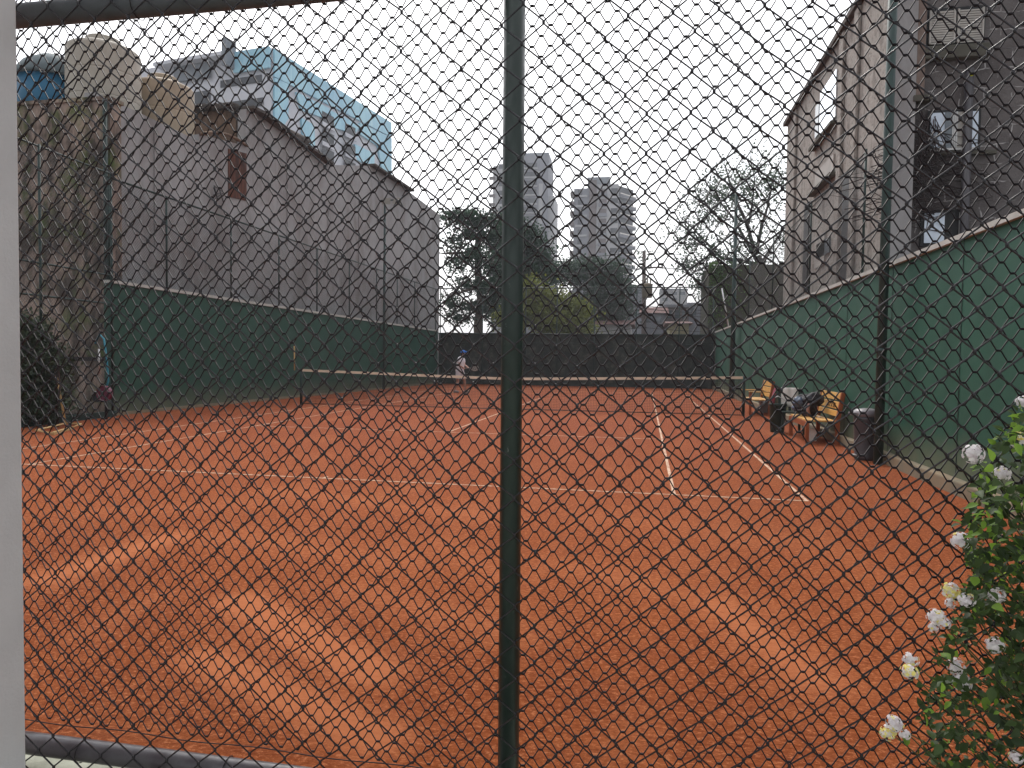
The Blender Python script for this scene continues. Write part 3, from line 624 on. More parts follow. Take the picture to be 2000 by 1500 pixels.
# backpack on the near bench
def blob(name, parts, m, parent, seed=0, jit=0.25):
    mb = MB()
    for (c, r, sq) in parts: mb.ball(c, r, 12, sq, jit, seed)
    o = mb.build(name, m, parent, True)
    r = o.modifiers.new('remesh', 'REMESH'); r.mode = 'VOXEL'; r.voxel_size = 0.014; r.use_smooth_shade = True
    return o
bx, by = g1.x+0.24, g1.y+1.05
bp = thing('sports_bag', (bx, by, 0.43), 'black and blue-grey sports bag heaped on the nearer bench', 'bag')
blob('bag_body', [((bx, by, 0.60), 0.22, (0.85, 1.0, 0.8)), ((bx+0.08, by-0.1, 0.76), 0.17, (1.1, 1.1, 0.75)), ((bx-0.02, by+0.14, 0.66), 0.17, (1, 1, 1))], M['bagblack'], bp, 3, 0.4)
blob('side_pocket', [((bx-0.17, by-0.05, 0.70), 0.11, (0.9, 0.9, 0.9)), ((bx-0.16, by+0.1, 0.60), 0.1, (0.9, 1, 1))], M['bagblue'], bp, 9, 0.5)
MB().tube([(bx-0.1, by+0.0, 0.86), (bx-0.14, by-0.03, 0.94), (bx-0.06, by-0.05, 0.97), (bx, by-0.03, 0.9)], 0.014, 8).build('strap', M['bagblack'], bp, True)
MB().tube([(bx-0.02, by-0.24, 0.46), (bx-0.05, by-0.27, 0.58), (bx-0.02, by-0.25, 0.68)], [0.035, 0.03, 0.024], 8).build('grip', M['bagpink'], bp, True)
tag(recalc(MB().lathe((bx+0.14, by-0.36, 0.432), [(0.03, 0), (0.033, 0.01), (0.033, 0.018), (0.01, 0.02)], 12).build('bottle_cap', M['towel'])), 'tiny white cap lying on the seat of the nearer bench', 'cap')
tag(MB().box(g1.x+0.12, g1.x+0.30, g1.y+0.5, g1.y+0.66, 0.0, 0.22).build('shoe_box', M['towel'], bev=0.01), 'white box standing under the nearer bench', 'box')

# dark green plastic chair with white cloth, between the benches
cy = 7.45; cx = onp(1547, 770, 1, cy).x
ch = thing('plastic_chair', (cx, cy, 0), 'dark green plastic chair standing between the two wooden benches', 'chair')
MB().box(cx-0.22, cx+0.22, cy-0.22, cy+0.22, 0.42, 0.455).build('seat', M['plgreen'], ch, bev=0.015)
for ax in (-0.2, 0.18):
    for ay in (-0.2, 0.18): MB().bar((cx+ax*1.12, cy+ay*1.12, 0), (cx+ax, cy+ay, 0.42), 0.045).build('leg', M['plgreen'], ch)
mb = MB()
for i in range(5): mb.bar((cx-0.2+i*0.1, cy+0.2, 0.45), (cx-0.2+i*0.1, cy+0.28, 0.88), 0.05, 0.02)
mb.bar((cx-0.23, cy+0.28, 0.88), (cx+0.23, cy+0.28, 0.88), 0.05, 0.03); mb.build('backrest', M['plgreen'], ch)
mb = MB(); n = 12; vs = []
for i in range(n+1):
    for j in range(9):
        u = i/n; v = j/8; vs.append((cx-0.17+0.34*u, cy+0.235-0.055*(1-v)+0.012*math.sin(u*14), 0.93-0.40*(1-v)))
mb.add(vs, [(i*9+j, (i+1)*9+j, (i+1)*9+j+1, i*9+j+1) for i in range(n) for j in range(8)])
tw = tag(mb.build('towel', M['towel'], None, True), 'white towel draped over the back of the dark green chair', 'towel')
sm = tw.modifiers.new('thickness', 'SOLIDIFY'); sm.thickness = 0.008
# green bucket with lid and pink cloth, grey cool box
R = 0.17; gb = onp(1519, 800, 1, 7.6)
bu = thing('green_bucket', (gb.x, gb.y, 0), 'dark green bucket beside the plastic chair, a pink rag on its rim', 'bucket')
X, Y = gb.x, gb.y
MB().lathe((X, Y, 0), [(R*0.8, 0), (R*0.82, 0.02), (R, 0.55), (R*1.06, 0.56), (R*1.06, 0.60), (R*0.95, 0.6), (R*0.9, 0.57)], 24).build('body', M['plgreen'], bu, True)
MB().tube([(X-R, Y, 0.57), (X-R*0.9, Y, 0.66), (X, Y, 0.75), (X+R*0.9, Y, 0.66), (X+R, Y, 0.57)], 0.01, 6).build('handle', M['steel'], bu, True)
rg = MB().tube([(X-0.10, Y-0.05, 0.6), (X-0.09, Y-0.05, 0.80), (X-0.07, Y-0.05, 0.92)], [0.03, 0.035, 0.012], 8)
tag(rg.build('pink_rag', M['pink'], smooth=True), 'small pink rag hanging above the dark green bucket', 'rag')
gc = gr(1490, 806); X, Y = gc.x+0.1, gc.y+0.1
cb = thing('cool_box', (X, Y, 0), 'grey plastic cool box on the clay beside the farther bench', 'cool box')
MB().box(X-0.17, X+0.13, Y-0.2, Y+0.2, 0.0, 0.27).build('body', M['cooler'], cb, bev=0.02)
MB().box(X-0.18, X+0.14, Y-0.21, Y+0.21, 0.272, 0.33).build('lid', M['cooler'], cb, bev=0.015)

# pedal bin by the pole
R = 0.185; X, Y = 7.09, 3.62
bn = thing('pedal_bin', (X, Y, 0), 'grey plastic pedal bin with mauve lid, just behind the thick green pole', 'bin')
MB().lathe((X, Y, 0), [(R*0.80, 0.0), (R*0.84, 0.03), (R*0.86, 0.06), (R*0.83, 0.08), (R*0.97, 0.60), (R*1.0, 0.62), (R*0.99, 0.66)], 32).build('bin_body', M['bin'], bn, True)
MB().lathe((X, Y, 0.662), [(R*1.03, 0.0), (R*1.10, 0.015), (R*1.10, 0.05), (R*1.02, 0.065), (R*1.0, 0.075), (R*0.8, 0.105), (R*0.3, 0.12)], 32).build('lid', M['binlid'], bn, True)
MB().box(X-R*1.35, X-R*0.85, Y-0.12, Y+0.06, 0.675, 0.72).build('lid_handle', M['binlid'], bn, bev=0.01)
MB().box(X-R*1.2, X-R*0.8, Y-0.12, Y+0.02, 0.06, 0.085).build('pedal', M['steel'], bn, bev=0.005)
# ------------------------------------------------------------------ left side small things
A = gr(128, 835); Bt = onp(104, 700, 0, A.x-0.25)
dm = thing('drag_rake', (A.x, A.y, 0), 'pale wooden handled court rake leaning on the left side fence', 'rake')
hp = onp(104, 702, 1, A.y+0.12)
MB().tube([(A.x, A.y, 0.08), (hp.x, hp.y, hp.z)], 0.022, 8).build('handle', M['bamboo'], dm, True)
h1 = gr(103, 850); h2 = gr(147, 838)
mb = MB(); mb.tube([(A.x, A.y, 0.08), ((h1.x+A.x)/2-0.05, h1.y+0.12, 0.06), (h1.x, h1.y, 0.03)], 0.018, 8); mb.tube([(A.x, A.y, 0.08), (h2.x+0.04, h2.y+0.1, 0.09), (h2.x, h2.y-0.1, 0.03)], 0.018, 8)
mb.build('fork', M['bamboo'], dm, True)
MB().bar((h1.x, h1.y, 0.03), (h2.x, h2.y-0.1, 0.03), 0.05, 0.05).build('crossbar', M['bamboo'], dm)
A = gr(212, 818); X, Y = A.x+0.1, A.y-0.15
hr = thing('hose_reel', (X, Y, 0), 'dark red hose reel on a stand at the near end of the left green wall', 'hose reel')
MB().tube([(X-0.03, Y, 0), (X-0.03, Y, 0.62)], 0.03, 8).build('stand', M['dark'], hr, True)
mb = MB()
def disc(cx_, cy_, cz_, r, w_, m, name, par):
    mb = MB(); n = 28
    prof = [(r, -w_), (r, w_), (r*0.86, w_*0.6), (0.04, w_*0.5)]
    vs = []; 
    for (rr, dy) in [(0.03, -w_*0.5), (r*0.86, -w_*0.6)]+prof:
        for k in range(n):
            a = 2*math.pi*k/n; vs.append((cx_+rr*math.cos(a), cy_+dy, cz_+rr*math.sin(a)))
    m_ = 6; fs = [(i*n+k, (i+1)*n+k, (i+1)*n+(k+1) % n, i*n+(k+1) % n) for i in range(m_-1) for k in range(n)]
    fs += [tuple(range(n)), tuple((m_-1)*n+k for k in range(n-1, -1, -1))]
    return recalc(mb.add(vs, fs).build(name, m, par, False))
disc(X, Y-0.08, 0.58, 0.17, 0.05, M['reel'], 'drum', hr); disc(X-0.20, Y-0.05, 0.50, 0.12, 0.04, M['dark'], 'coil', hr)
MB().tube([(X-0.31, Y-0.08, 0.56), (X-0.2, Y-0.1, 0.62), (X-0.1, Y-0.09, 0.57)], 0.014, 8).build('crank', M['steel'], hr, True)
h1 = onp(203, 662, 1, Y); h2 = onp(210, 700, 1, Y)
tag(MB().tube([(X-0.02, Y, 0.72), (h2.x, Y+0.02, h2.z-0.5), (h2.x-0.02, Y, h2.z), (h1.x, Y, h1.z), (h1.x-0.12, Y+0.02, h1.z+0.1), (h1.x-0.22, Y, h1.z-0.1)], 0.02, 8).build('garden_hose', M['hose'], smooth=True), 'turquoise hose rising from the reel beside the left green wall', 'hose')
hk = onp(190, 690, 1, Y)
tag(MB().tube([(hk.x, Y+0.05, hk.z-0.45), (hk.x, Y+0.05, hk.z+0.1)], 0.02, 8).build('tap_pipe', M['steel'], smooth=True), 'short bright water pipe between the shelf rail and the hose', 'pipe')

# ------------------------------------------------------------------ foliage helpers
def leaves(name, pts, sizes, m, parent=None, seed=0, flat=0.0, asp=0.55):
    """every leaf a small folded quad pair placed in the crown's volume"""
    rs = np.random.RandomState(seed); P = np.array(pts, float); n = len(P); sz = np.array(sizes)
    a = rs.normal(size=(n, 3)); a[:, 2] *= (1-flat); a /= np.linalg.norm(a, axis=1)[:, None]
    b = rs.normal(size=(n, 3)); b[:, 2] *= (1-flat); b -= (b*a).sum(1)[:, None]*a; b /= np.linalg.norm(b, axis=1)[:, None]
    nrm = np.cross(a, b)
    L_ = sz[:, None]; W = L_*asp
    v0 = P-a*L_*0.5; v1 = P+b*W*0.5+nrm*L_*0.12-a*L_*0.05; v2 = P+a*L_*0.5; v3 = P-b*W*0.5+nrm*L_*0.12-a*L_*0.05
    V = np.stack([v0, v1, v2, v3], 1).reshape(-1, 3)
    off = wloc(parent) if parent else Vector((0, 0, 0)); V = V-np.array(off)
    me = bpy.data.meshes.new(name); me.vertices.add(4*n); me.vertices.foreach_set('co', V.ravel())
    idx = np.arange(n)*4; T = np.stack([idx, idx+1, idx+2, idx, idx+2, idx+3], 1).ravel()
    me.loops.add(6*n); me.loops.foreach_set('vertex_index', T); me.polygons.add(2*n)
    me.polygons.foreach_set('loop_start', np.arange(2*n)*3); me.polygons.foreach_set('loop_total', np.full(2*n, 3))
    me.update(calc_edges=True); me.materials.append(m)
    o = bpy.data.objects.new(name, me); COL.objects.link(o)
    if parent: o.parent = parent
    return o
def clumps(blobs, ncl, per, cr, seed=0, hollow=0.55):
    rs = np.random.RandomState(seed); out = []
    tot = sum(b[1][0]*b[1][1]*b[1][2] for b in blobs)
    for c, r in blobs:
        k = max(3, int(ncl*r[0]*r[1]*r[2]/tot))
        for _ in range(k):
            d = rs.normal(size=3); d /= np.linalg.norm(d); rad = hollow+(1-hollow)*rs.rand()
            p = np.array(c)+d*np.array(r)*rad
            q = rs.normal(size=(per, 3))*cr*0.42*(0.6+0.8*rs.rand()); q[:, 2] *= 0.6
            out.append(p+q)
    return np.concatenate(out)
def limb(mb, p0, p1, r0, r1, seed=0, k=5, wob=0.06):
    rs = random.Random(seed); p0 = Vector(p0); p1 = Vector(p1); l = (p1-p0).length
    pts = [p0.lerp(p1, i/k)+Vector((rs.uniform(-1, 1), rs.uniform(-1, 1), rs.uniform(-1, 1)))*l*wob*(0 if i in (0, k) else 1) for i in range(k+1)]
    mb.tube(pts, [r0+(r1-r0)*i/k for i in range(k+1)], 7); return pts

# shrub at the far left
A = gr(75, 838)
sh = thing('shrub', (A.x+0.0, A.y+0.3, 0), 'dark bushy shrub before the mossy wall, next to the rake', 'shrub')
X, Y = A.x-0.28, A.y+0.45
mb = MB()
for i in range(7):
    rs = random.Random(i); limb(mb, (X-0.3+rs.random()*0.6, Y, 0), (X-1.0+1.6*rs.random(), Y-0.2+0.4*rs.random(), 1.4+rs.random()*0.7), 0.03, 0.01, i)
mb.build('stems', M['barkdark'], sh, True)
cl = clumps([((X-0.35, Y, 0.9), (0.85, 0.4, 0.9)), ((X-0.5, Y, 1.75), (0.65, 0.4, 0.55)), ((X+0.15, Y, 1.25), (0.38, 0.3, 0.42)), ((X-0.1, Y, 0.45), (0.6, 0.35, 0.45))], 420, 34, 0.26, 5, 0.2)
cl = cl[cl[:, 2] > 0.03]
leaves('foliage', cl, np.random.RandomState(1).uniform(0.05, 0.11, len(cl)), M['leafshrub'], sh, 5)

# ------------------------------------------------------------------ trees behind the court
def tree(name, label, px, base_d, trunk_top, limbs, blobs, m, ncl, per, cr, ls, tr=0.25, seed=0, bark='bark', hollow=0.4, flat=0.0, group='trees behind the court'):
    """px: trunk pixel x; base_d depth; blobs in pixels (x,y,rx,ry) at that depth"""
    B = atd(px, 703, base_d); base = Vector((B.x, B.y, 0)); s = base_d/FPX
    t = thing(name, base, label, 'tree', group)
    T = atd(trunk_top[0], trunk_top[1], base_d)
    mb = MB(); limb(mb, (base.x, base.y, 0), T, tr, tr*0.55, seed, 6, 0.02)
    rs = random.Random(seed)
    ends = []
    for (x, y, ry_) in limbs:
        E = atd(x, y, base_d); E.y += rs.uniform(-2, 2)
        st = Vector((base.x, base.y, 0)).lerp(T, ry_); limb(mb, st, E, tr*0.38, tr*0.09, seed+len(ends), 5, 0.05); ends.append((st, E))
        for k in range(3):
            q = st.lerp(E, 0.45+0.17*k); e2 = q+Vector((rs.uniform(-1, 1), rs.uniform(-1, 1), rs.uniform(0, 1)))*(E-st).length*0.35
            limb(mb, q, e2, tr*0.12, tr*0.03, seed*7+k+len(ends)*3, 3, 0.05); ends.append((q, e2))
    mb.build('trunk', M[bark], t, True)
    bl = []
    for (x, y, rx, ry) in blobs:
        c = atd(x, y, base_d); bl.append(((c.x, c.y+rs.uniform(-1.5, 1.5)*rx*s*0.4, c.z), (rx*s, max(rx*s*0.8, 0.5), ry*s)))
    cl = clumps(bl, ncl, per, cr, seed, hollow); cl = cl[cl[:, 2] > 0.1]
    leaves('crown', cl, np.random.RandomState(seed+1).uniform(ls*0.6, ls*1.3, len(cl)), m, t, seed, flat)
    return t
tree('cedar_tree', 'tall dark flat-topped tree with layered branches just right of the party wall end', 937, 46, (938, 430),
     [(880, 425, .95), (985, 430, .95), (868, 500, .8), (905, 470, .9), (975, 520, .75), (880, 585, .6), (955, 600, .55), (870, 620, .5), (915, 540, .7)],
     [(905, 428, 42, 14), (950, 432, 30, 16), (888, 470, 22, 12), (925, 455, 30, 14), (962, 465, 24, 20), (925, 500, 36, 12), (900, 520, 22, 14), (960, 520, 22, 24), (945, 560, 26, 14), (905, 555, 26, 10),
      (885, 592, 24, 14), (925, 600, 26, 14), (955, 600, 22, 20), (895, 622, 26, 9), (965, 570, 18, 34)], M['leafdark'], 360, 30, 0.85, 0.22, 0.34, 11, hollow=0.1)
tree('cedar_tree', 'dark tree mass immediately around the central fence post, below the tall tower', 1020, 52, (1020, 450),
     [(985, 460, .9), (1060, 480, .85), (1000, 430, .95), (1050, 540, .7)],
     [(995, 440, 24, 26), (1025, 470, 34, 30), (1050, 500, 26, 26), (985, 500, 24, 40), (1020, 530, 44, 24), (990, 560, 24, 34), (1062, 535, 24, 14), (975, 610, 22, 30)], M['leafdark'], 560, 24, 1.1, 0.27, 0.36, 12, hollow=0.1)
tree('cedar_tree', 'wide dark tree with a flat crown below the balcony tower', 1180, 62, (1175, 540),
     [(1100, 525, .95), (1150, 515, .95), (1225, 530, .9), (1215, 570, .8), (1130, 560, .8)],
     [(1100, 522, 40, 9), (1150, 521, 44, 10), (1200, 527, 30, 12), (1085, 545, 32, 12), (1130, 545, 30, 12), (1180, 550, 40, 16), (1215, 555, 20, 22), (1170, 585, 44, 18), (1205, 590, 26, 20), (1150, 618, 30, 26), (1190, 622, 38, 20), (1225, 605, 14, 18)],
     M['leafmid'], 560, 24, 1.25, 0.28, 0.38, 13, hollow=0.05)
tree('bush_tree', 'yellow-green leafy tree to the right of the central fence post', 1075, 42, (1070, 600),
     [(1040, 580, .9), (1110, 590, .9)],
     [(1045, 580, 26, 30), (1080, 590, 30, 22), (1060, 615, 40, 26), (1110, 610, 32, 22), (1130, 625, 22, 16), (1030, 555, 16, 14), (1085, 632, 50, 16), (1120, 600, 26, 12), (1100, 640, 60, 12), (1000, 620, 26, 24)], M['leafyel'], 760, 22, 0.9, 0.2, 0.2, 14, hollow=0.15)
# open tree at the right, mostly branches against the sky
def open_tree():
    D = 47; B = atd(1492, 703, D); base = Vector((B.x, B.y, 0))
    t = thing('bare_tree', base, 'open-crowned tree with thin dark branches against the sky, left of the stone building', 'tree', 'trees behind the court')
    mb = MB(); tips = []
    def P(x, y, dy=0): q = atd(x, y, D); q.y += dy; return q
    main = [P(1492, 560), P(1488, 520), P(1478, 500)]
    mb.tube([(base.x, base.y, 0)]+main, [0.42, 0.34, 0.3, 0.24], 9)
    rs = random.Random(4)
    paths = [([(1478, 500), (1460, 440), (1440, 400), (1420, 360), (1415, 330)], .15), ([(1478, 500), (1455, 470), (1425, 430), (1395, 400), (1370, 380)], .12),
             ([(1488, 520), (1440, 512), (1410, 505), (1385, 480), (1350, 450), (1325, 430)], .13), ([(1478, 500), (1490, 440), (1500, 400), (1510, 350), (1520, 320)], .13),
             ([(1488, 520), (1510, 480), (1530, 450), (1550, 420)], .1), ([(1460, 440), (1470, 400), (1475, 350), (1470, 300)], .09), ([(1440, 400), (1400, 370), (1380, 340)], .07),
             ([(1410, 505), (1380, 520), (1350, 535), (1330, 520)], .08), ([(1385, 480), (1345, 480), (1320, 470)], .06), ([(1385, 500), (1370, 540), (1362, 575)], .06),
             ([(1492, 540), (1470, 510), (1430, 480), (1400, 455), (1360, 430)], .09), ([(1500, 400), (1480, 360), (1455, 320)], .07), ([(1425, 430), (1400, 440), (1365, 410), (1340, 400)], .06)]
    for pth, r in paths:
        dy = rs.uniform(-2.5, 2.5); pts = [P(x+rs.uniform(-4, 4), y+rs.uniform(-4, 4), dy*i/len(pth)) for i, (x, y) in enumerate(pth)]
        mb.tube(pts, [r*(1-0.75*i/(len(pts)-1)) for i in range(len(pts))], 7)
        for i in range(1, len(pts)):
            for k in range(6):
                q = pts[i-1].lerp(pts[i], rs.random()); e = q+Vector((rs.uniform(-1, 1), rs.uniform(-1, 1), rs.uniform(-.4, 1)))*rs.uniform(0.5, 1.6)
                limb(mb, q, e, r*0.22, 0.012, rs.randint(0, 999), 3, 0.1); tips.append(e)
                e2 = e+Vector((rs.uniform(-1, 1), rs.uniform(-1, 1), rs.uniform(-.4, .8)))*rs.uniform(0.3, 0.8)
                limb(mb, e, e2, 0.014, 0.008, rs.randint(0, 999), 2, 0.1); tips.append(e2)
    mb.build('trunk', M['barkdark'], t, True)
    R = np.random.RandomState(3); out = []
    for e in tips:
        if R.rand() < 0.85:
            n = R.randint(5, 14); out.append(np.array(e)+R.normal(size=(n, 3))*0.24)
    for (x, y, rx, ry, n) in ((1440, 370, 70, 38, 62), (1395, 400, 50, 30, 50), (1345, 460, 34, 34, 44), (1510, 350, 30, 30, 45), (1350, 520, 30, 20, 30), (1365, 555, 14, 26, 34), (1420, 500, 40, 12, 30), (1260, 497, 14, 8, 10), (1400, 340, 34, 18, 18), (1475, 330, 40, 14, 26)):
        for _ in range(n):
            q = atd(x+R.normal()*rx*0.5, y+R.normal()*ry*0.5, D); out.append(np.array((q.x, q.y+R.uniform(-2, 2), q.z))+R.normal(size=(9, 3))*0.2)
    cl = np.concatenate(out); leaves('crown', cl, R.uniform(0.12, 0.26, len(cl)), M['leafthin'], t, 5)
open_tree()

# shed with vines, right of the back fence
A = onp(1385, 518, 1, 36.0); B = onp(1560, 520, 1, 36.0)
sd_ = thing('vine_shed', (A.x, 36, 0), 'grey-brown block wall half covered with vines behind the far right corner', 'building')
MB().box(A.x, B.x+3, 36, 42, 0, A.z).build('wall', M['shed'], sd_)
rs = np.random.RandomState(8); pts = []
for i in range(1000):
    u = rs.rand(); x = A.x+abs(rs.normal())*0.9; zz = A.z*(0.45+0.58*rs.rand()**0.6)
    pts.append((x, 35.95-rs.rand()*0.25, min(zz, A.z+0.15)))
leaves('vines', pts, rs.uniform(0.09, 0.2, len(pts)), M['leafvine'], sd_, 2)

# low houses and utility pole
def house(x0, x1, y0, D, wm, rm, label, roof=None, wins=(), name='house', dep=8):
    a = atd(x0, y0, D); b = atd(x1, y0, D); t = thing(name, ((a.x+b.x)/2, a.y, 0), label, 'house', 'low houses beyond the back fence')
    MB().box(a.x, b.x, a.y, a.y+dep, 0, a.z).build('wall', M[wm], t)
    if roof:
        h = roof*D/FPX; mb = MB(); mb.prism([(a.y-0.4, a.z+0.01), (a.y+dep+0.4, a.z+0.01), (a.y+dep/2, a.z+h)], 0, a.x-0.3, b.x+0.3); recalc(mb.build('roof', M[rm], t))
    else: MB().box(a.x-0.15, b.x+0.15, a.y-0.15, a.y+dep, a.z+0.005, a.z+0.25).build('roof', M[rm], t)
    for (wx0, wy0, wx1, wy1) in wins:
        p = onp(wx0, wy1, 1, a.y); q = onp(wx1, wy0, 1, a.y)
        MB().box(p.x, q.x, a.y-0.05, a.y-0.003, p.z, q.z).build('window', M['glass'], t)
    return t
house(1165, 1232, 634, 58, 'twr_lt', 'roofred', 'low pale house with red roof left of the utility pole', roof=14)
house(1255, 1300, 612, 66, 'twr', 'roofred', 'grey house just right of the utility pole', roof=18, wins=((1262, 618, 1272, 630), (1280, 618, 1292, 630)))
house(1300, 1345, 600, 70, 'twr_br', 'twr', 'brown house with pale window strip, mid distance', wins=((1304, 606, 1312, 622), (1318, 606, 1326, 622), (1332, 606, 1340, 622)))
house(1308, 1345, 632, 50, 'cream', 'roofred', 'small cream house with a red roof before the brown house', roof=10)
house(1345, 1400, 596, 74, 'twr', 'twr', 'grey flat-roofed house beside the vine shed', wins=((1350, 602, 1360, 616), (1368, 602, 1378, 616)))
house(1225, 1262, 560, 110, 'twr', 'greyband', 'distant grey block behind the transformer', wins=((1230, 566, 1238, 574), (1245, 566, 1253, 574)))
house(1290, 1342, 566, 190, 'twr_lt', 'greyband', 'distant pale apartment block between pole and bare tree', wins=((1294, 570, 1304, 576), (1294, 582, 1304, 588), (1312, 570, 1322, 576), (1312, 582, 1322, 588), (1329, 570, 1338, 576)), dep=14)
D = 48; B = atd(1258, 703, D)
up = thing('utility_pole', (B.x, B.y, 0), 'utility pole with transformer and crossarm rising behind the court', 'utility pole')
T = atd(1258, 492, D)
MB().tube([(B.x, B.y, 0), (T.x, B.y, T.z)], [0.2, 0.11], 10).build('pole', M['utility'], up, True)
q = atd(1258, 524, D); MB().bar((q.x-0.2, B.y-0.2, q.z), (q.x+1.25, B.y-0.2, q.z), 0.1).build('crossarm', M['utility'], up)
for dx in (0.45, 0.95, 1.2): MB().lathe((q.x+dx, B.y-0.2, q.z+0.05), [(0.03, 0), (0.07, 0.06), (0.04, 0.1), (0.07, 0.15), (0.02, 0.22)], 8).build('insulator', M['greyband'], up, True)
q = atd(1264, 570, D)
MB().lathe((q.x, B.y-0.45, q.z-0.45), [(0.30, 0), (0.34, 0.05), (0.34, 0.8), (0.37, 0.83), (0.37, 0.9), (0.1, 0.98)], 18).build('transformer', M['xformer'], up, True)
for k in (-0.2, 0, 0.2): MB().tube([(q.x+k, B.y-0.45, q.z+0.5), (q.x+k, B.y-0.45, q.z+0.85)], 0.045, 6).build('bushing', M['xformer'], up, True)
def wire(a, b, s_, n=18):
    a = Vector(a); b = Vector(b); return [a.lerp(b, i/n)-Vector((0, 0, s_*math.sin(math.pi*i/n))) for i in range(n+1)]
for k, (yy, y2, dd) in enumerate(((492, 500, 0), (524, 520, 0.45), (524, 524, 1.2), (598, 600, 0), (604, 606, 0.1), (611, 612, -0.1), (640, 641, 0))):
    a = atd(1258, yy, D); l_ = atd(870, y2+8, 50); r_ = atd(1620, y2-2, 46)
    mb = MB(); mb.tube(wire((l_.x, l_.y, l_.z), (a.x+dd, B.y-0.2, a.z), 0.35), 0.018, 5); mb.tube(wire((a.x+dd, B.y-0.2, a.z), (r_.x, r_.y, r_.z), 0.35), 0.018, 5)
    tag(mb.build('overhead_cable', M['dark'], smooth=True), ['topmost overhead cable from the tip of the utility pole', 'overhead cable over the inner end of the crossarm', 'overhead cable over the outer end of the crossarm', 'upper one of the three low cables passing the transformer foot', 'middle one of the three low cables below the transformer', 'lower one of the three low cables below the transformer', 'lowest overhead cable, just above the back windbreak'][k], 'cable', 'overhead cables')

# ------------------------------------------------------------------ towers
def px_facade(P, a):
    return lambda x, y: onv(x, y, P, a)
def tower1():
    D = 250; a0 = math.radians(-10.6+6)         # side direction slightly right of the view
    P = atd(1066, 680, D); P.z = 0; fr = Vector((math.cos(math.radians(10)), -math.sin(math.radians(10))*-0.0+0.02, 0)).normalized()
    t = thing('tower_block', P, 'tall blue-grey tower block partly hidden by the central fence post', 'building', 'towers on the skyline')
    fx = px_facade(P, fr); s0 = fx(1024, 400)[0]; zt1 = fx(1050, 303)[1]; zt2 = fx(975, 323)[1]; sl = fx(962, 400)[0]; sr = 0.0
    MB().fbox(P, fr, s0-6, sr, -16, 0, 0, zt1).build('wall', M['twr'], t)
    MB().fbox(P, fr, sl, s0-6.01, -14, -0.5, 0, zt2).build('side_wing', M['twr_lt'], t)
    MB().fbox(P, fr, sr+0.01, sr+2.0, -15, -1.2, 0, zt1-14).build('stair_shaft', M['twr_lt'], t)
    MB().fbox(P, fr, s0-3, sr-0.2, -12, -2, zt1+0.01, zt1+1.4).build('parapet', M['greyband'], t)
    c = [fx(x, 400)[0] for x in (1030, 1046, 1052, 1064)]
    nfl = int(zt1/3.1)
    for i in range(10, nfl):
        z = zt1-3.2-(i-10)*3.1
        if z < 12: break
        MB().fbox(P, fr, c[0]-3, c[0]+1.2, 0.02, 0.12, z-1.0, z+0.6).build('window', M['twr_dk'], t)
        MB().fbox(P, fr, c[1]-2.2, c[1]+0.3, 0.02, 0.12, z-1.0, z+0.6).build('window', M['twr_dk'], t)
        MB().fbox(P, fr, c[0]-3.4, c[1]+0.6, 0.02, 0.9, z-1.7, z-1.3).build('balcony', M['twr_lt'], t)
        MB().fbox(P, fr, sl-1.2, sl+0.8, -0.45, 0.6, z-1.8, z-0.8).build('balcony', M['twr_br'], t)
        MB().fbox(P, fr, sl+2, sl+3.4, -0.45, -0.35, z-1.0, z+0.6).build('window', M['twr_dk'], t)
    MB().fbox(P, fr, c[2], c[2]+1.4, 0.02, 0.3, 5, zt1-10).build('pale_strip', M['twr_lt'], t)
tower1()
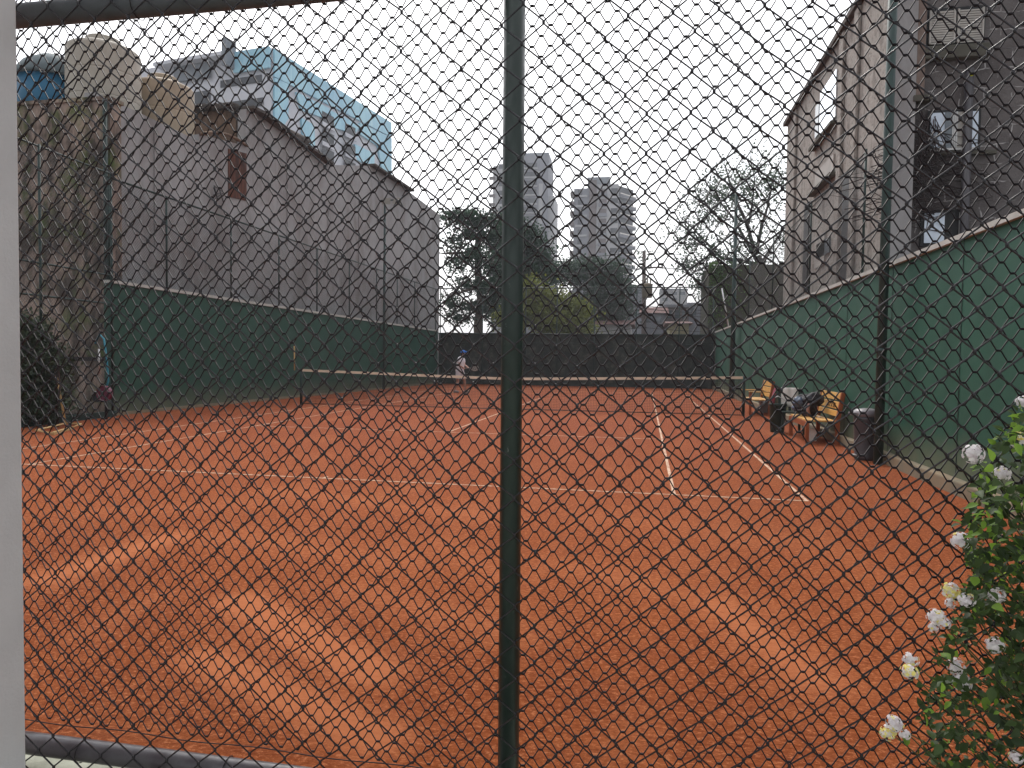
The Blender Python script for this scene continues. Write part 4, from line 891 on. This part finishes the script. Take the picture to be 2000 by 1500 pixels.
def tower2():
    D = 215; P = atd(1207, 680, D); P.z = 0; fr = Vector((1, 0.03, 0)).normalized()
    t = thing('tower_block', P, 'balconied tower block with a brown central core, standing alone right of the post', 'building', 'towers on the skyline')
    fx = px_facade(P, fr); X = lambda x: fx(x, 450)[0]; Z = lambda y: fx(1180, y)[1]
    MB().fbox(P, fr, X(1146), X(1190), -16, -0.3, 0, Z(345)).build('core', M['greyband'], t)
    MB().fbox(P, fr, X(1150), X(1164), -0.29, 0.5, 0, Z(352)).build('brown_shaft', M['twr_br'], t)
    MB().fbox(P, fr, X(1120), X(1149.8), -12, 0, 0, Z(367)).build('wall', M['twr'], t)
    MB().fbox(P, fr, X(1164.5), X(1207), -12, 0, 0, Z(360)).build('wall', M['twr_lt'], t)
    sd = Vector((math.sin(math.radians(33)), math.cos(math.radians(33)), 0)); P2 = P+fr*X(1207)
    # right hand wing turned away
    fy = px_facade(P2, sd); s_end = fy(1238, 450)[0]
    MB().fbox(P2, sd, 0.02, s_end, -8, -0.4, 0, Z(362)).build('turned_wing', M['twr_dk'], t)
    for i in range(13):
        y = 372+i*19.4
        z = Z(y); zc = z-2.2
        MB().fbox(P, fr, X(1113), X(1121), -4, 0.6, z-1.4, z-0.3).build('balcony', M['twr_br'], t)
        MB().fbox(P, fr, X(1113.5), X(1119.9), -3, 0.3, z-0.28, z-0.1).build('balcony_rail', M['twr_lt'], t)
        MB().fbox(P, fr, X(1123), X(1146), 0.02, 0.5, z-1.9, z-1.35).build('floor_band', M['twr_lt'], t)
        MB().fbox(P, fr, X(1128), X(1136), 0.02, 0.09, z-1.2, z+0.3).build('window', M['twr_dk'], t)
        MB().fbox(P, fr, X(1168), X(1185), 0.02, 0.6, z-1.9, z-0.9).build('balcony', M['twr'], t)
        MB().fbox(P, fr, X(1169), X(1184), 0.02, 0.09, z-0.85, z+0.5).build('window', M['twr_br'], t)
        MB().fbox(P, fr, X(1192), X(1206), 0.02, 0.09, z-0.9, z+0.6).build('window', M['twr_dk'], t)
        MB().fbox(P2, sd, 0.3, s_end+0.4, -0.38, 0.5, z-2.0, z-1.1).build('balcony', M['twr'], t)
        MB().fbox(P2, sd, 0.3, s_end+0.35, 0.51, 0.6, z-1.08, z-0.75).build('balcony_rail', M['towel'], t)
tower2()

# ------------------------------------------------------------------ blue clad building at the left
def blue_building():
    D = 88; P = atd(532, 600, D); P.z = 0; h = math.radians(9.2)
    sd = Vector((math.sin(h), math.cos(h), 0)); fr = Vector((math.cos(h), -math.sin(h), 0))
    t = thing('blue_clad_building', P, 'pale office building with light blue panels along its side, above the party wall', 'building')
    fs_ = px_facade(P, sd); ff = px_facade(P, fr)
    zt = fs_(533, 94)[1]; e, z2 = fs_(762, 240)
    MB().fbox(P, sd, 0.0, e, -26, 0, 0, zt).build('wall', M['offwhite'], t)
    # sd frame normal n = (sd.y,-sd.x) -> towards +X : visible side
    S_ = lambda x, y: fs_(x, y)
    bands = [[(533, 96), (762, 240), (762, 268), (640, 205), (533, 150)], [(533, 152), (560, 165), (560, 232), (540, 262), (533, 262)],
             [(575, 180), (640, 212), (640, 235), (585, 215)], [(700, 240), (762, 270), (762, 350), (745, 345), (735, 285), (700, 262)],
             [(585, 230), (610, 245), (612, 292), (590, 285)], [(690, 282), (728, 300), (728, 330), (690, 310)], [(640, 215), (700, 245), (690, 262), (650, 250)]]
    for k, b in enumerate(bands): recalc(MB().fprism(P, sd, [S_(*q) for q in b], 0.02, 0.28+0.01*k).build('blue_panel', M['blue'], t))
    for (x0, y0, x1, y1) in ((625, 217, 648, 243), (625, 253, 648, 281), (625, 287, 648, 315), (670, 240, 690, 264), (670, 277, 690, 303), (670, 311, 690, 335)):
        a, z1 = S_(x0, y0); a2, zb = S_(x0, y1); b = S_(x1, y0)[0]
        MB().fbox(P, sd, a, b, 0.36, 0.40, zb, z1).build('window', M['twr_dk'], t)
        MB().fbox(P, sd, a-0.1, b+0.1, 0.405, 0.55, zb-0.2, zb+0.35).build('planter', M['offwhite'], t)
    # front facing facade
    F = lambda x, y: ff(x, y)
    xl = F(345, 140)[0]; xm = F(455, 130)[0]
    MB().fbox(P, fr, xl, -0.01, 0.002, 0.3, 0, F(500, 150)[1]).build('front_wall', M['offwhite'], t)
    MB().fbox(P, fr, F(462, 130)[0], -0.01, 0.32, 0.6, F(500, 140)[1], zt-0.02).build('blue_front_panel', M['blue'], t)
    MB().fbox(P, fr, F(455, 100)[0], F(462, 100)[0]+0.2, 0.31, 2.0, F(450, 140)[1], F(450, 88)[1]).build('fin', M['greyband'], t)
    MB().fbox(P, fr, F(318, 125)[0], F(452, 110)[0], -2, 1.6, F(400, 125)[1], F(400, 118)[1]).build('roof_slab', M['offwhite'], t)
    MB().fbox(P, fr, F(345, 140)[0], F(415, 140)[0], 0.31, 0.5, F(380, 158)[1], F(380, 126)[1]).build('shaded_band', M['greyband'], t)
    for (x0, y0, x1, y1) in ((435, 154, 515, 168), (435, 198, 518, 214), (385, 180, 415, 205)):
        MB().fbox(P, fr, F(x0, y0)[0], F(x1, y0)[0], 0.305, 0.42, F((x0+x1)/2, y1)[1], F((x0+x1)/2, y0)[1]).build('window_band', M['twr_dk'], t)
blue_building()

# ------------------------------------------------------------------ stone building at the right
def stone_building():
    FX, FY = 7.95, 5.75; FB = 15.3; ZT = 8.72
    t = thing('stone_building', (FX, FY, 0), 'tall rough grey stone building with louvred windows above the right wall', 'building')
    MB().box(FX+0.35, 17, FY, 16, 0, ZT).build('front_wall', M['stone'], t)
    MB().box(FX+0.003, FX+0.34, FY-0.16, FY-0.123, 0, ZT-0.01).build('corner_strip', M['party'], t)
    MB().box(FX, FX+0.345, FY-0.12, FB, 0, ZT).build('side_wall', M['rbl_side'], t)
    MB().box(FX-0.12, FX+0.3, FY-0.2, FB+0.1, ZT+0.003, ZT+0.12).build('cornice', M['tile'], t)
    SX = lambda x, y: onp(x, y, 0, FX); FZ = lambda x, y: onp(x, y, 1, FY)
    def side(x0, x1, y0, y1, m, name, d0=0.003, d1=0.04):
        a = SX(x0, y0); b = SX(x1, y1); ya, yb = sorted((a.y, b.y)); za = SX((x0+x1)/2, y0).z; zb = SX((x0+x1)/2, y1).z
        return MB().box(FX-d1, FX-d0, ya, yb, min(za, zb), max(za, zb)).build(name, M[m], t)
    # openings on the side (windows with surrounds)
    for (x0, x1, y0, y1, gm) in ((1606, 1634, 160, 245, 'glass_mirror'), (1596, 1601, 205, 265, 'glass'), (1596, 1630, 320, 350, 'shutter'), (1650, 1660, 345, 545, 'dark'),
                                 (1574, 1578, 400, 560, 'dark'), (1595, 1612, 460, 520, 'shutter'), (1598, 1622, 470, 500, 'glass')):
        o = side(x0, x1, y0, y1, gm, 'window')
    for (x0, x1, y) in ((1592, 1636, 262), (1590, 1634, 357)):
        a = SX(x0, y); b = SX(x1, y); MB().box(FX-0.16, FX-0.003, min(a.y, b.y), max(a.y, b.y), SX((x0+x1)/2, y).z-0.08, SX((x0+x1)/2, y).z).build('sill', M['sill'], t, bev=0.01)
    # shallow pilasters
    for x in (1552, 1640, 1668):
        a = SX(x, 400); MB().box(FX-0.07, FX-0.002, a.y-0.16, a.y+0.16, 0, ZT-0.02).build('pilaster', M['rbl_side'], t, bev=0.02)
    # front windows
    def fwin(x0, x1, y0, y1, kind):
        a = FZ(x0, y0); b = FZ(x1, y1); z0, z1 = b.z, a.z
        fr = MB().box(a.x-0.05, b.x+0.05, FY-0.05, FY-0.003, z0-0.05, z1+0.05).build('window', M['dark'], t)
        if kind == 'louvre':
            for (u0, u1) in ((a.x, (a.x+b.x)/2-0.03), ((a.x+b.x)/2+0.03, b.x)):
                mb = MB(); n = 14
                for i in range(n):
                    zz = z0+(z1-z0)*(i+0.1)/n; mb.bar((u0, FY-0.08, zz), (u1, FY-0.08, zz), 0.03, (z1-z0)/n*0.7)
                mb.build('shutter', M['shutter'], fr)
                for uu in (u0, u1): MB().bar((uu, FY-0.09, z0), (uu, FY-0.09, z1), 0.03).build('shutter_frame', M['shutter'], fr)
        elif kind == 'sliding':
            w_ = (b.x-a.x)
            MB().box(a.x, a.x+w_*0.46, FY-0.08, FY-0.06, z0, z1).build('pane', M['glass_pale'], fr)
            MB().box(a.x+w_*0.30, a.x+w_*0.46, FY-0.10, FY-0.083, z0, z1).build('pane', M['glass'], fr)
            MB().box(a.x+w_*0.54, a.x+w_*0.72, FY-0.08, FY-0.06, z0, z1).build('pane', M['shutter'], fr)
            MB().box(a.x+w_*0.84, b.x, FY-0.08, FY-0.06, z0, z1).build('pane', M['glass_pale'], fr)
            MB().box(a.x, b.x, FY-0.11, FY-0.06, z0-0.04, z0-0.005).build('frame', M['framew'], fr)
            for k in (0.46, 0.5, 0.54): MB().box(a.x+w_*k-0.012, a.x+w_*k+0.012, FY-0.11, FY-0.101, z0, z1).build('frame', M['framew'], fr)
        else:
            MB().box(a.x, a.x+(b.x-a.x)*0.55, FY-0.08, FY-0.06, z0, z1).build('pane', M['glass_pale'], fr)
            MB().box(b.x-0.03, b.x, FY-0.09, FY-0.06, z0, z1).build('frame', M['framew'], fr)
        return a, b
    a, b = fwin(1814, 1914, 26, 84, 'louvre'); MB().box(a.x-0.1, b.x+0.1, FY-0.16, FY-0.003, b.z-0.28, b.z-0.055).build('sill', M['sill'], t, bev=0.02)
    a, b = fwin(1815, 1905, 224, 290, 'sliding')
    MB().box(a.x-0.05, b.x+0.3, FY-0.1, FY-0.003, b.z-0.12, b.z-0.055).build('sill', M['sill'], t)
    fwin(1803, 1872, 418, 475, 'small')
    # quoin column and downpipe
    a = FZ(1784, 100); b = FZ(1802, 100); zb = FZ(1790, 193).z
    MB().box(a.x, b.x, FY-0.16, FY-0.003, zb, ZT).build('column', M['colm'], t, bev=0.02)
    MB().box(a.x-0.03, b.x+0.12, FY-0.2, FY-0.003, zb-0.1, zb-0.003).build('column_foot', M['sill'], t)
    a = FZ(1890, 140); MB().tube([(a.x, FY-0.12, 0), (a.x-0.02, FY-0.12, a.z)], 0.07, 10).build('downpipe', M['bin'], t, True)
    a = FZ(1775, 260)
    # dry creeper hanging down the corner
    rs = np.random.RandomState(4); pts = []
    mb = MB()
    for i in range(70):
        x0 = a.x+rs.uniform(-0.30, 0.42); z0 = FZ(1780, 215+rs.rand()*60).z; z1 = FZ(1780, 340+rs.rand()*120).z
        p = [(x0+rs.normal()*0.09*k, FY-0.06-rs.rand()*0.1, z0+(z1-z0)*k/6) for k in range(7)]; mb.tube(p, 0.008, 4)
    mb.build('dry_creeper', M['barkdark'], t)
stone_building()
A = onp(1898, 145, 1, 5.5)
tag(MB().ball(A, 0.034, 10).build('tennis_ball', M['ball'], smooth=True), 'yellow tennis ball lodged at the top of the downpipe on the stone facade', 'tennis ball')

# ------------------------------------------------------------------ tennis player
def person():
    g = gr(900, 767); X, Y = g.x, g.y; k = 1.0
    t = thing('person', (X, Y, 0), 'tennis player in white shirt and blue cap at the far end of the court', 'person')
    V = lambda x, y, z: Vector((X+x*k, Y+y*k, z*k))
    hip = V(-0.05, 0, 0.93); ch = V(0.0, 0, 1.32); nk = V(0.05, 0, 1.50); hd = V(0.09, -0.01, 1.635)
    mb = MB()
    mb.tube([V(-0.06, 0, 0.84), hip, V(-0.04, 0, 1.06), V(-0.02, 0, 1.2), ch, V(0.02, 0, 1.44), nk, V(0.07, 0, 1.56)], [0.13, 0.155, 0.135, 0.15, 0.165, 0.12, 0.06, 0.055], 14)
    mb.ball(hd, 0.105, 12, (0.95, 0.8, 1.15)); mb.ball(V(0.195, -0.01, 1.62), 0.02, 8)                      # head, nose
    mb.ball(V(0.08, -0.088, 1.63), 0.024, 6, (0.8, 0.5, 1.2)); mb.ball(V(0.08, 0.07, 1.63), 0.024, 6, (0.8, 0.5, 1.2))
    # legs apart, knees a little bent
    mb.tube([V(-0.08, -0.09, 0.90), V(-0.10, -0.13, 0.50), V(-0.22, -0.15, 0.09)], [0.095, 0.062, 0.04], 12); mb.tube([V(-0.22, -0.15, 0.05), V(-0.08, -0.16, 0.03)], [0.045, 0.035], 10)
    mb.tube([V(-0.02, 0.09, 0.90), V(0.12, 0.12, 0.52), V(0.16, 0.14, 0.09)], [0.095, 0.062, 0.04], 12); mb.tube([V(0.15, 0.14, 0.05), V(0.30, 0.15, 0.03)], [0.045, 0.035], 10)
    # arms: near one bent forward to the racket, far one reaching to its throat
    mb.tube([V(0.0, -0.17, 1.42), V(-0.03, -0.22, 1.14), V(0.16, -0.17, 1.03)], [0.052, 0.042, 0.03], 10)
    mb.tube([V(0.02, 0.17, 1.42), V(0.10, 0.2, 1.16), V(0.28, 0.02, 1.06)], [0.052, 0.042, 0.03], 10)
    for (hx, hy, hz) in ((0.18, -0.16, 1.02), (0.30, 0.0, 1.055)):
        mb.ball(V(hx, hy, hz), 0.036, 8)
        for f in range(4): mb.tube([V(hx+0.015*f-0.02, hy, hz+0.01), V(hx+0.015*f-0.015, hy-0.045, hz-0.01), V(hx+0.015*f-0.018, hy-0.035, hz-0.04)], 0.009, 6)
        mb.tube([V(hx-0.025, hy, hz), V(hx-0.01, hy-0.03, hz+0.035)], 0.011, 6)
    b = mb.build('body', M['skin'], t, True); r = b.modifiers.new('remesh', 'REMESH'); r.mode = 'VOXEL'; r.voxel_size = 0.012; r.use_smooth_shade = True
    sm = b.modifiers.new('smooth', 'SMOOTH'); sm.iterations = 2
    def cloth(name, parts, m, vs=0.014):
        mb = MB()
        for p, r in parts: mb.tube(p, r, 14)
        o = mb.build(name, M[m], t, True); q = o.modifiers.new('remesh', 'REMESH'); q.mode = 'VOXEL'; q.voxel_size = vs; q.use_smooth_shade = True; return o
    cloth('shirt', [([V(-0.06, 0, 0.88), V(-0.05, 0, 1.0), V(-0.03, 0, 1.15), ch, V(0.02, 0, 1.44), V(0.045, 0, 1.49)], [0.178, 0.172, 0.172, 0.185, 0.15, 0.085]),
                    ([V(0.0, -0.14, 1.43), V(-0.015, -0.2, 1.25)], [0.075, 0.068]), ([V(0.02, 0.14, 1.43), V(0.06, 0.2, 1.26)], [0.075, 0.068])], 'shirt')
    cloth('shorts', [([V(-0.06, 0, 0.97), V(-0.06, 0, 0.84)], [0.168, 0.165]), ([V(-0.08, -0.085, 0.9), V(-0.10, -0.12, 0.58)], [0.12, 0.105]), ([V(-0.02, 0.085, 0.9), V(0.09, 0.115, 0.58)], [0.12, 0.105])], 'shorts')
    for (x, y) in ((-0.15, -0.155), (0.225, 0.145)):
        mb = MB().tube([V(x-0.12, y, 0.055), V(x-0.04, y, 0.06), V(x+0.07, y, 0.045), V(x+0.11, y, 0.04)], [0.05, 0.052, 0.046, 0.03], 12); mb.build('shoe', M['shoe'], t, True)
    mb = MB(); cc = hd+Vector((-0.005, 0, 0.035)); n = 10; vs = []
    for i in range(6):
        th = math.pi/2*i/5
        for kx in range(20): a = 2*math.pi*kx/20; vs.append((cc.x+0.118*math.cos(th)*math.cos(a), cc.y+0.102*math.cos(th)*math.sin(a), cc.z+0.112*math.sin(th)))
    fs = [(i*20+a, i*20+(a+1) % 20, (i+1)*20+(a+1) % 20, (i+1)*20+a) for i in range(5) for a in range(20)]
    mb.add(vs, fs); mb.tube([cc+Vector((0.07, 0, 0.01)), cc+Vector((0.14, 0, 0.005)), cc+Vector((0.21, 0, -0.015))], [0.07, 0.06, 0.02], 10)
    mb.build('cap', M['cap'], t, True)
    MB().ball(hd+Vector((-0.03, 0, 0.0)), 0.104, 10, (0.9, 0.86, 1.0)).build('hair', M['hair'], t, True)
    for s_ in (-1, 1): MB().ball(V(0.183, -0.01+0.035*s_, 1.65), 0.011, 6).build('eye', M['hair'], t, True)
    MB().tube([V(0.185, -0.035, 1.585), V(0.19, 0.015, 1.585)], 0.006, 5).build('mouth', M['bagpink'], t, True)
    # racket held level in front
    rk = thing('tennis_racket', V(0.2, -0.15, 1.03), 'tennis racket held level by the player in white', 'tennis racket')
    c = V(-0.42, -0.12, 1.02); mb = MB()
    ring = [V(0.62+0.16*math.cos(a), -0.13+0.03*math.sin(a), 1.03+0.11*math.sin(a)) for a in [2*math.pi*i/28 for i in range(29)]]
    mb.tube(ring, 0.012, 6); mb.tube([V(0.46, -0.13, 1.03), V(0.30, -0.14, 1.03), V(0.10, -0.165, 1.025)], [0.012, 0.014, 0.017], 8); mb.build('frame', M['racket'], rk, True)
    mb = MB()
    for i in range(-6, 7):
        x = 0.62+i*0.023; h = 0.105*math.sqrt(max(0, 1-((x-0.62)/0.16)**2)); mb.tube([V(x, -0.13, 1.03-h), V(x, -0.13, 1.03+h)], 0.002, 4)
    for i in range(-4, 5):
        zz = i*0.023; w_ = 0.155*math.sqrt(max(0, 1-(zz/0.11)**2)); mb.tube([V(0.62-w_, -0.13, 1.03+zz), V(0.62+w_, -0.13, 1.03+zz)], 0.002, 4)
    mb.build('strings', M['towel'], rk)
person()

# ------------------------------------------------------------------ the fence in front of the camera
FYc = -5.90
ff = thing('chain_link_fence', (3.395, FYc, 0), 'close-up chain-link fence with green steel post and rails filling the view', 'fence')
def wires(name, m, Y, horiz, pitch, ph, x0, x1, z0, z1, rad, off, amp, seed, tip, ns=5, tipz=0.08, label=None):
    """interlocked zigzag wires. horiz: wires run along X (else along Z). pitch: period along the wire, ph: full diamond height across it"""
    V = []; Fa = []; cnt = 0; sp = ph/2; a = sp/2
    L0, L1, A0, A1 = (x0, x1, z0, z1) if horiz else (z0, z1, x0, x1)
    nw = int((A1-A0)/sp)+1
    for i in range(nw):
        cen = A0+i*sp+off[1]; parity = i % 2
        nper = int((L1-L0)/pitch*2)+2
        pts = []
        for j in range(nper):
            t = L0+(j-0)*pitch/2+off[0]; s = 1 if (j+parity) % 2 == 0 else -1
            if t < L0-1e-6 or t > L1: continue
            e = a+tip; h = rad*0.75
            for (dt, de, dy) in ((-h*1.25, 2.15*tip, .0010), (-h, 1.5*tip, .0014), (-h*0.95, 0.35*tip, .0014), (0, 0, 0), (h*0.95, 0.35*tip, -.0014), (h, 1.5*tip, -.0014), (h*1.25, 2.15*tip, -.0010)):
                pts.append((t+dt, cen+s*(e-de), s*dy))
        if len(pts) < 2: continue
        P = np.array(pts); n = len(P)
        if horiz: X = P[:, 0]; Z = P[:, 1]
        else: X = P[:, 1]; Z = P[:, 0]
        Yv = Y+P[:, 2]*(1 if (i % 1 == 0) else 1)
        # slow waviness of a real hung fence
        ox = np.zeros(n); oz = np.zeros(n); oy = np.zeros(n)
        for q in range(n):
            v = noise.noise_vector(Vector((X[q]*1.7+seed, 0.3*seed, Z[q]*1.7))); v2 = noise.noise_vector(Vector((X[q]*5.5+seed*3, seed, Z[q]*5.5)))
            g_ = 1+1.8*max(0, 0.9-Z[q])
            ox[q] = amp*(v.x*g_+0.42*v2.x); oz[q] = amp*(v.z*g_+0.42*v2.z); oy[q] = amp*1.3*v.y
        C = np.stack([X+ox, Yv+oy, Z+oz], 1)
        T = np.gradient(C, axis=0); T /= np.linalg.norm(T, axis=1)[:, None]+1e-12
        N = np.cross(T, np.array([0, 1.0, 0])); N /= np.linalg.norm(N, axis=1)[:, None]+1e-12; Bn = np.cross(T, N)
        for k in range(ns):
            an = 2*math.pi*k/ns; V.append(C+(N*math.cos(an)+Bn*math.sin(an))*rad)
        b = cnt; r = np.arange(n-1)
        for k in range(ns):
            k2 = (k+1) % ns; Fa.append(np.stack([b+k*n+r, b+k*n+r+1, b+k2*n+r+1, b+k2*n+r], 1))
        cnt += n*ns
    V = np.concatenate(V); Fq = np.concatenate(Fa); off_ = np.array(wloc(ff)); V = V-off_
    me = bpy.data.meshes.new(name); me.vertices.add(len(V)); me.vertices.foreach_set('co', V.ravel()); nf = len(Fq)
    me.loops.add(nf*4); me.loops.foreach_set('vertex_index', Fq.ravel()); me.polygons.add(nf)
    me.polygons.foreach_set('loop_start', np.arange(nf)*4); me.polygons.foreach_set('loop_total', np.full(nf, 4)); me.polygons.foreach_set('use_smooth', np.ones(nf, bool))
    me.update(calc_edges=True); me.materials.append(m); o = bpy.data.objects.new(name, me); COL.objects.link(o); o.parent = ff
    if label: o['label'] = label
    return o
wires('wire_mesh', M['wire'], FYc-0.050, True, 0.115, 0.104, 1.455, 5.6, 0.02, 3.15, 0.0024, (0.0125, 0.0), 0.011, 3.1, 0.0046, 6, 0.06, 'coarse wire mesh on the near side of the rails')
wires('wire_mesh', M['wireb'], FYc+0.040, False, 0.0565, 0.0530, 1.535, 5.6, 0.215, 3.15, 0.00185, (0.0233, 0.010), 0.006, 7.7, 0.0052, 5, 0.09, 'fine wire mesh on the far side of the rails')
MB().tube([(3.405, FYc, 0.0), (3.390, FYc, 3.3)], 0.0305, 32).build('post', M['pole'], ff, True)
def seg(x0, z0, x1, z1, r):
    n = 12; return MB().tube([(x0+(x1-x0)*i/n, FYc, z0+(z1-z0)*i/n) for i in range(n+1)], r, 24)
seg(1.7, 2.55, 3.36, 2.55, 0.036).build('top_rail', M['rail2'], ff, True)
seg(1.7, 0.172, 3.372, 0.172, 0.034).build('bottom_rail', M['rail'], ff, True)
MB().tube([(1.5+i*0.1, FYc+0.045, 0.222+0.004*math.sin(i*1.3)) for i in range(41)], 0.0018, 5).build('edge_wire', M['wireb'], ff, True)
for (x, z) in ((1.98, 0.172), (2.5, 0.172), (3.0, 0.172), (2.2, 2.545), (2.75, 2.545)):
    MB().tube([(x+0.012*math.sin(a*0.5), FYc+0.042*math.cos(a), z+0.036*math.sin(a)) for a in [2*math.pi*i/14 for i in range(15)]], 0.0016, 5).build('tie_wire', M['wireb'], ff, True)

# white pillar at the left
pr = MB().box(1.2, 1.870, -6.60, -6.0, -0.05, 3.4).build('plaster_pillar', M['pillar'], bev=0.008)
tag(pr, 'pale rough plaster pillar at the left edge of the fence', 'pillar')

# ------------------------------------------------------------------ flowering bush at the right
def lantana():
    Yb = -5.97; rs = np.random.RandomState(21)
    t = thing('flowering_bush', (4.95, Yb, 0.0), 'leafy bush with white and yellow flower heads growing through the fence at right', 'bush')
    bound = [(1998, 770), (1965, 800), (1925, 860), (1890, 905), (1880, 960), (1850, 1020), (1862, 1070), (1878, 1120), (1850, 1170), (1838, 1225), (1800, 1290), (1792, 1350), (1770, 1400), (1795, 1440), (1790, 1500), (1785, 1560)]
    ys = [b[1] for b in bound]; xs_ = [b[0] for b in bound]
    heads = [(1900, 887, 1.15, 0), (1957, 926, .9, 0), (1990, 858, 1.0, 1), (1876, 1056, .95, 0), (1857, 1153, 1.0, 1), (1856, 1178, .6, 0), (1888, 1172, .85, 0), (1948, 1163, .85, 0), (1828, 1205, .95, 0), (1845, 1217, .7, 0), (1822, 1225, .6, 0),
             (1779, 1288, .85, 0), (1777, 1312, .95, 1), (1868, 1302, 1.0, 0), (1877, 1333, 1.05, 0), (1944, 1260, .95, 0), (1747, 1412, .95, 0), (1735, 1431, .9, 1), (1767, 1434, .6, 0), (1984, 1479, .7, 0), (1998, 786, .7, 0), (1985, 1235, .5, 0)]
    st = MB(); tips = []
    hp = []
    for (x, y, s, c) in heads:
        yy = Yb-rs.uniform(0.0, 0.13); p = onp(x, y, 1, yy); hp.append((p, s, c))
        root = Vector((4.9+rs.uniform(-.15, .25), Yb+rs.uniform(-.05, .1), max(0.02, p.z-0.5-rs.rand()*0.4)))
        n = 8; pts = []
        for i in range(n+1):
            u = i/n; q = root.lerp(p, u); q.z += 0.05*math.sin(math.pi*u); q.y += 0.02*math.sin(u*7+rs.rand()); pts.append(q)
        st.tube(pts, [0.004-0.0026*i/n for i in range(n+1)], 6); tips.append(pts)
    for i in range(60):
        y = rs.uniform(880, 1540); x = np.interp(y, ys, xs_)+rs.uniform(0, 230); p = onp(x, y, 1, Yb+rs.uniform(-.15, .12))
        root = Vector((5.0+rs.uniform(-.2, .3), Yb+rs.uniform(-.1, .1), max(0.0, p.z-rs.uniform(.2, .6))))
        pts = [root.lerp(p, k/6)+Vector((0, 0.01*math.sin(k), 0.04*math.sin(math.pi*k/6))) for k in range(7)]; st.tube(pts, [0.0035-0.0004*k for k in range(7)], 5); tips.append(pts)
    for (y0, z1) in ((4.95, 1.2), (5.05, 1.4), (4.85, 0.8), (5.15, 1.1)): st.tube([(y0, Yb, 0), (y0+0.03, Yb+0.02, z1*0.5), (y0-0.03, Yb, z1)], [0.012, 0.009, 0.005], 8)
    st.build('stems', M['stem'], t, True)
    # leaves: ovate, creased along the midrib, slightly curled
    V = []; Fq = []; V2 = []; F2 = []
    def leaf(p, d, up, Lf, young):
        d = d.normalized(); s = d.cross(up).normalized(); n = s.cross(d); W = Lf*0.30
        prof = [(0, 0), (0.12, 0.45), (0.32, 0.95), (0.55, 0.9), (0.8, 0.45), (1.0, 0)]
        vv = V2 if young else V; fq = F2 if young else Fq; b = len(vv)
        for (u, w_) in prof:
            c = p+d*Lf*u-n*Lf*0.22*u*u
            vv.append(c-s*W*w_+n*W*w_*0.35); vv.append(c); vv.append(c+s*W*w_+n*W*w_*0.35)
        for i in range(5):
            for k in (0, 1): a = b+i*3+k; fq.append((a, a+1, a+4, a+3))
    def rv(): return Vector(rs.normal(size=3))
    for pts in tips:
        for i in range(1, len(pts)):
            for k in range(2):
                d = (pts[i]-pts[i-1]).normalized(); sd = rv(); sd = (sd-d*sd.dot(d)).normalized()
                leaf(pts[i-1].lerp(pts[i], rs.rand()), sd+d*0.5, Vector((0, -0.4, 1))+rv()*0.35, rs.uniform(0.015, 0.028), i > len(pts)-2 and rs.rand() < 0.4)
    cnt = 0
    while cnt < 2500:
        y = rs.uniform(790, 1560); dx = rs.exponential(100) if rs.rand() < .5 else rs.uniform(10, 330); x = np.interp(y, ys, xs_)+dx+26+18*noise.noise(Vector((y*0.03, 1, 1)))
        dn = 0.5+0.5*noise.noise(Vector((x*0.012, y*0.012, 3.3))); 
        if y > 1380 and rs.rand() < 0.45: continue
        if y < 1000 and rs.rand() < 0.35: continue
        if rs.rand() > (dn-0.18)*2.2: continue
        p = onp(x, y, 1, Yb+rs.uniform(-.16, .14)); leaf(p, rv()+Vector((-0.3, 0, 0.1)), Vector((0, -0.5, 1))+rv()*0.5, rs.uniform(0.014, 0.036), rs.rand() < (0.3 if y < 1150 else 0.1)); cnt += 1
    def mk(name, v, f, m):
        mb = MB(); mb.v = [tuple(q) for q in v]; mb.f = f; return mb.build(name, m, t, True)
    mk('leaves', V, Fq, M['leafbush']); mk('young_leaves', V2, F2, M['leafyoung'])
    for (p, s, c) in hp:      # domed heads of many small florets
        mbw = MB(); mby = MB(); R = 0.0205*s
        for i in range(46):
            d = Vector(rs.normal(size=3)); d.z = d.z+0.25; d.y = -abs(d.y) if rs.rand() < .65 else d.y; d.normalize()
            jr = R*rs.uniform(0.8, 1.12); q = p+Vector((d.x*jr, d.y*jr*0.9, d.z*jr*0.95)); tgt = mby if (c and rs.rand() < 0.55) or rs.rand() < 0.06 else mbw
            a = d.orthogonal().normalized(); b = d.cross(a); r = R*0.27
            n = 5; ph = rs.rand()*6
            for k in range(n):
                an = ph+2*math.pi*k/n; e = (a*math.cos(an)+b*math.sin(an)); f = (a*math.cos(an+1.57)+b*math.sin(an+1.57))
                tgt.add([q, q+e*r*0.6+f*r*0.42+d*r*0.15, q+e*r*1.05+d*r*0.05, q+e*r*0.6-f*r*0.42+d*r*0.15], [(0, 1, 2, 3)])
        mbw.ball(p-Vector((0, -0.002, 0.002)), R*0.55, 6)
        o = mbw.build('flower_head', M['petal'], t, True)
        if mby.v: mby.build('yellow_florets', M['petaly'], o, True)
lantana()

# ------------------------------------------------------------------ hazy air
def haze():
    hz = MB().box(-330, 330, -14, 340, -1.06, 95).build('haze', bpy.data.materials.new('hazy_air')); m = hz.data.materials[0]; m.use_nodes = True; nt = m.node_tree; nt.nodes.clear()
    o = nt.nodes.new('ShaderNodeOutputMaterial'); v = nt.nodes.new('ShaderNodeVolumePrincipled'); v.inputs['Density'].default_value = HAZE; v.inputs['Color'].default_value = (0.9, 0.93, 1, 1)
    nt.links.new(v.outputs[0], o.inputs['Volume']); hz['kind'] = 'stuff'; hz['label'] = 'thin bright haze in the air'
HAZE = 0.0009
haze()
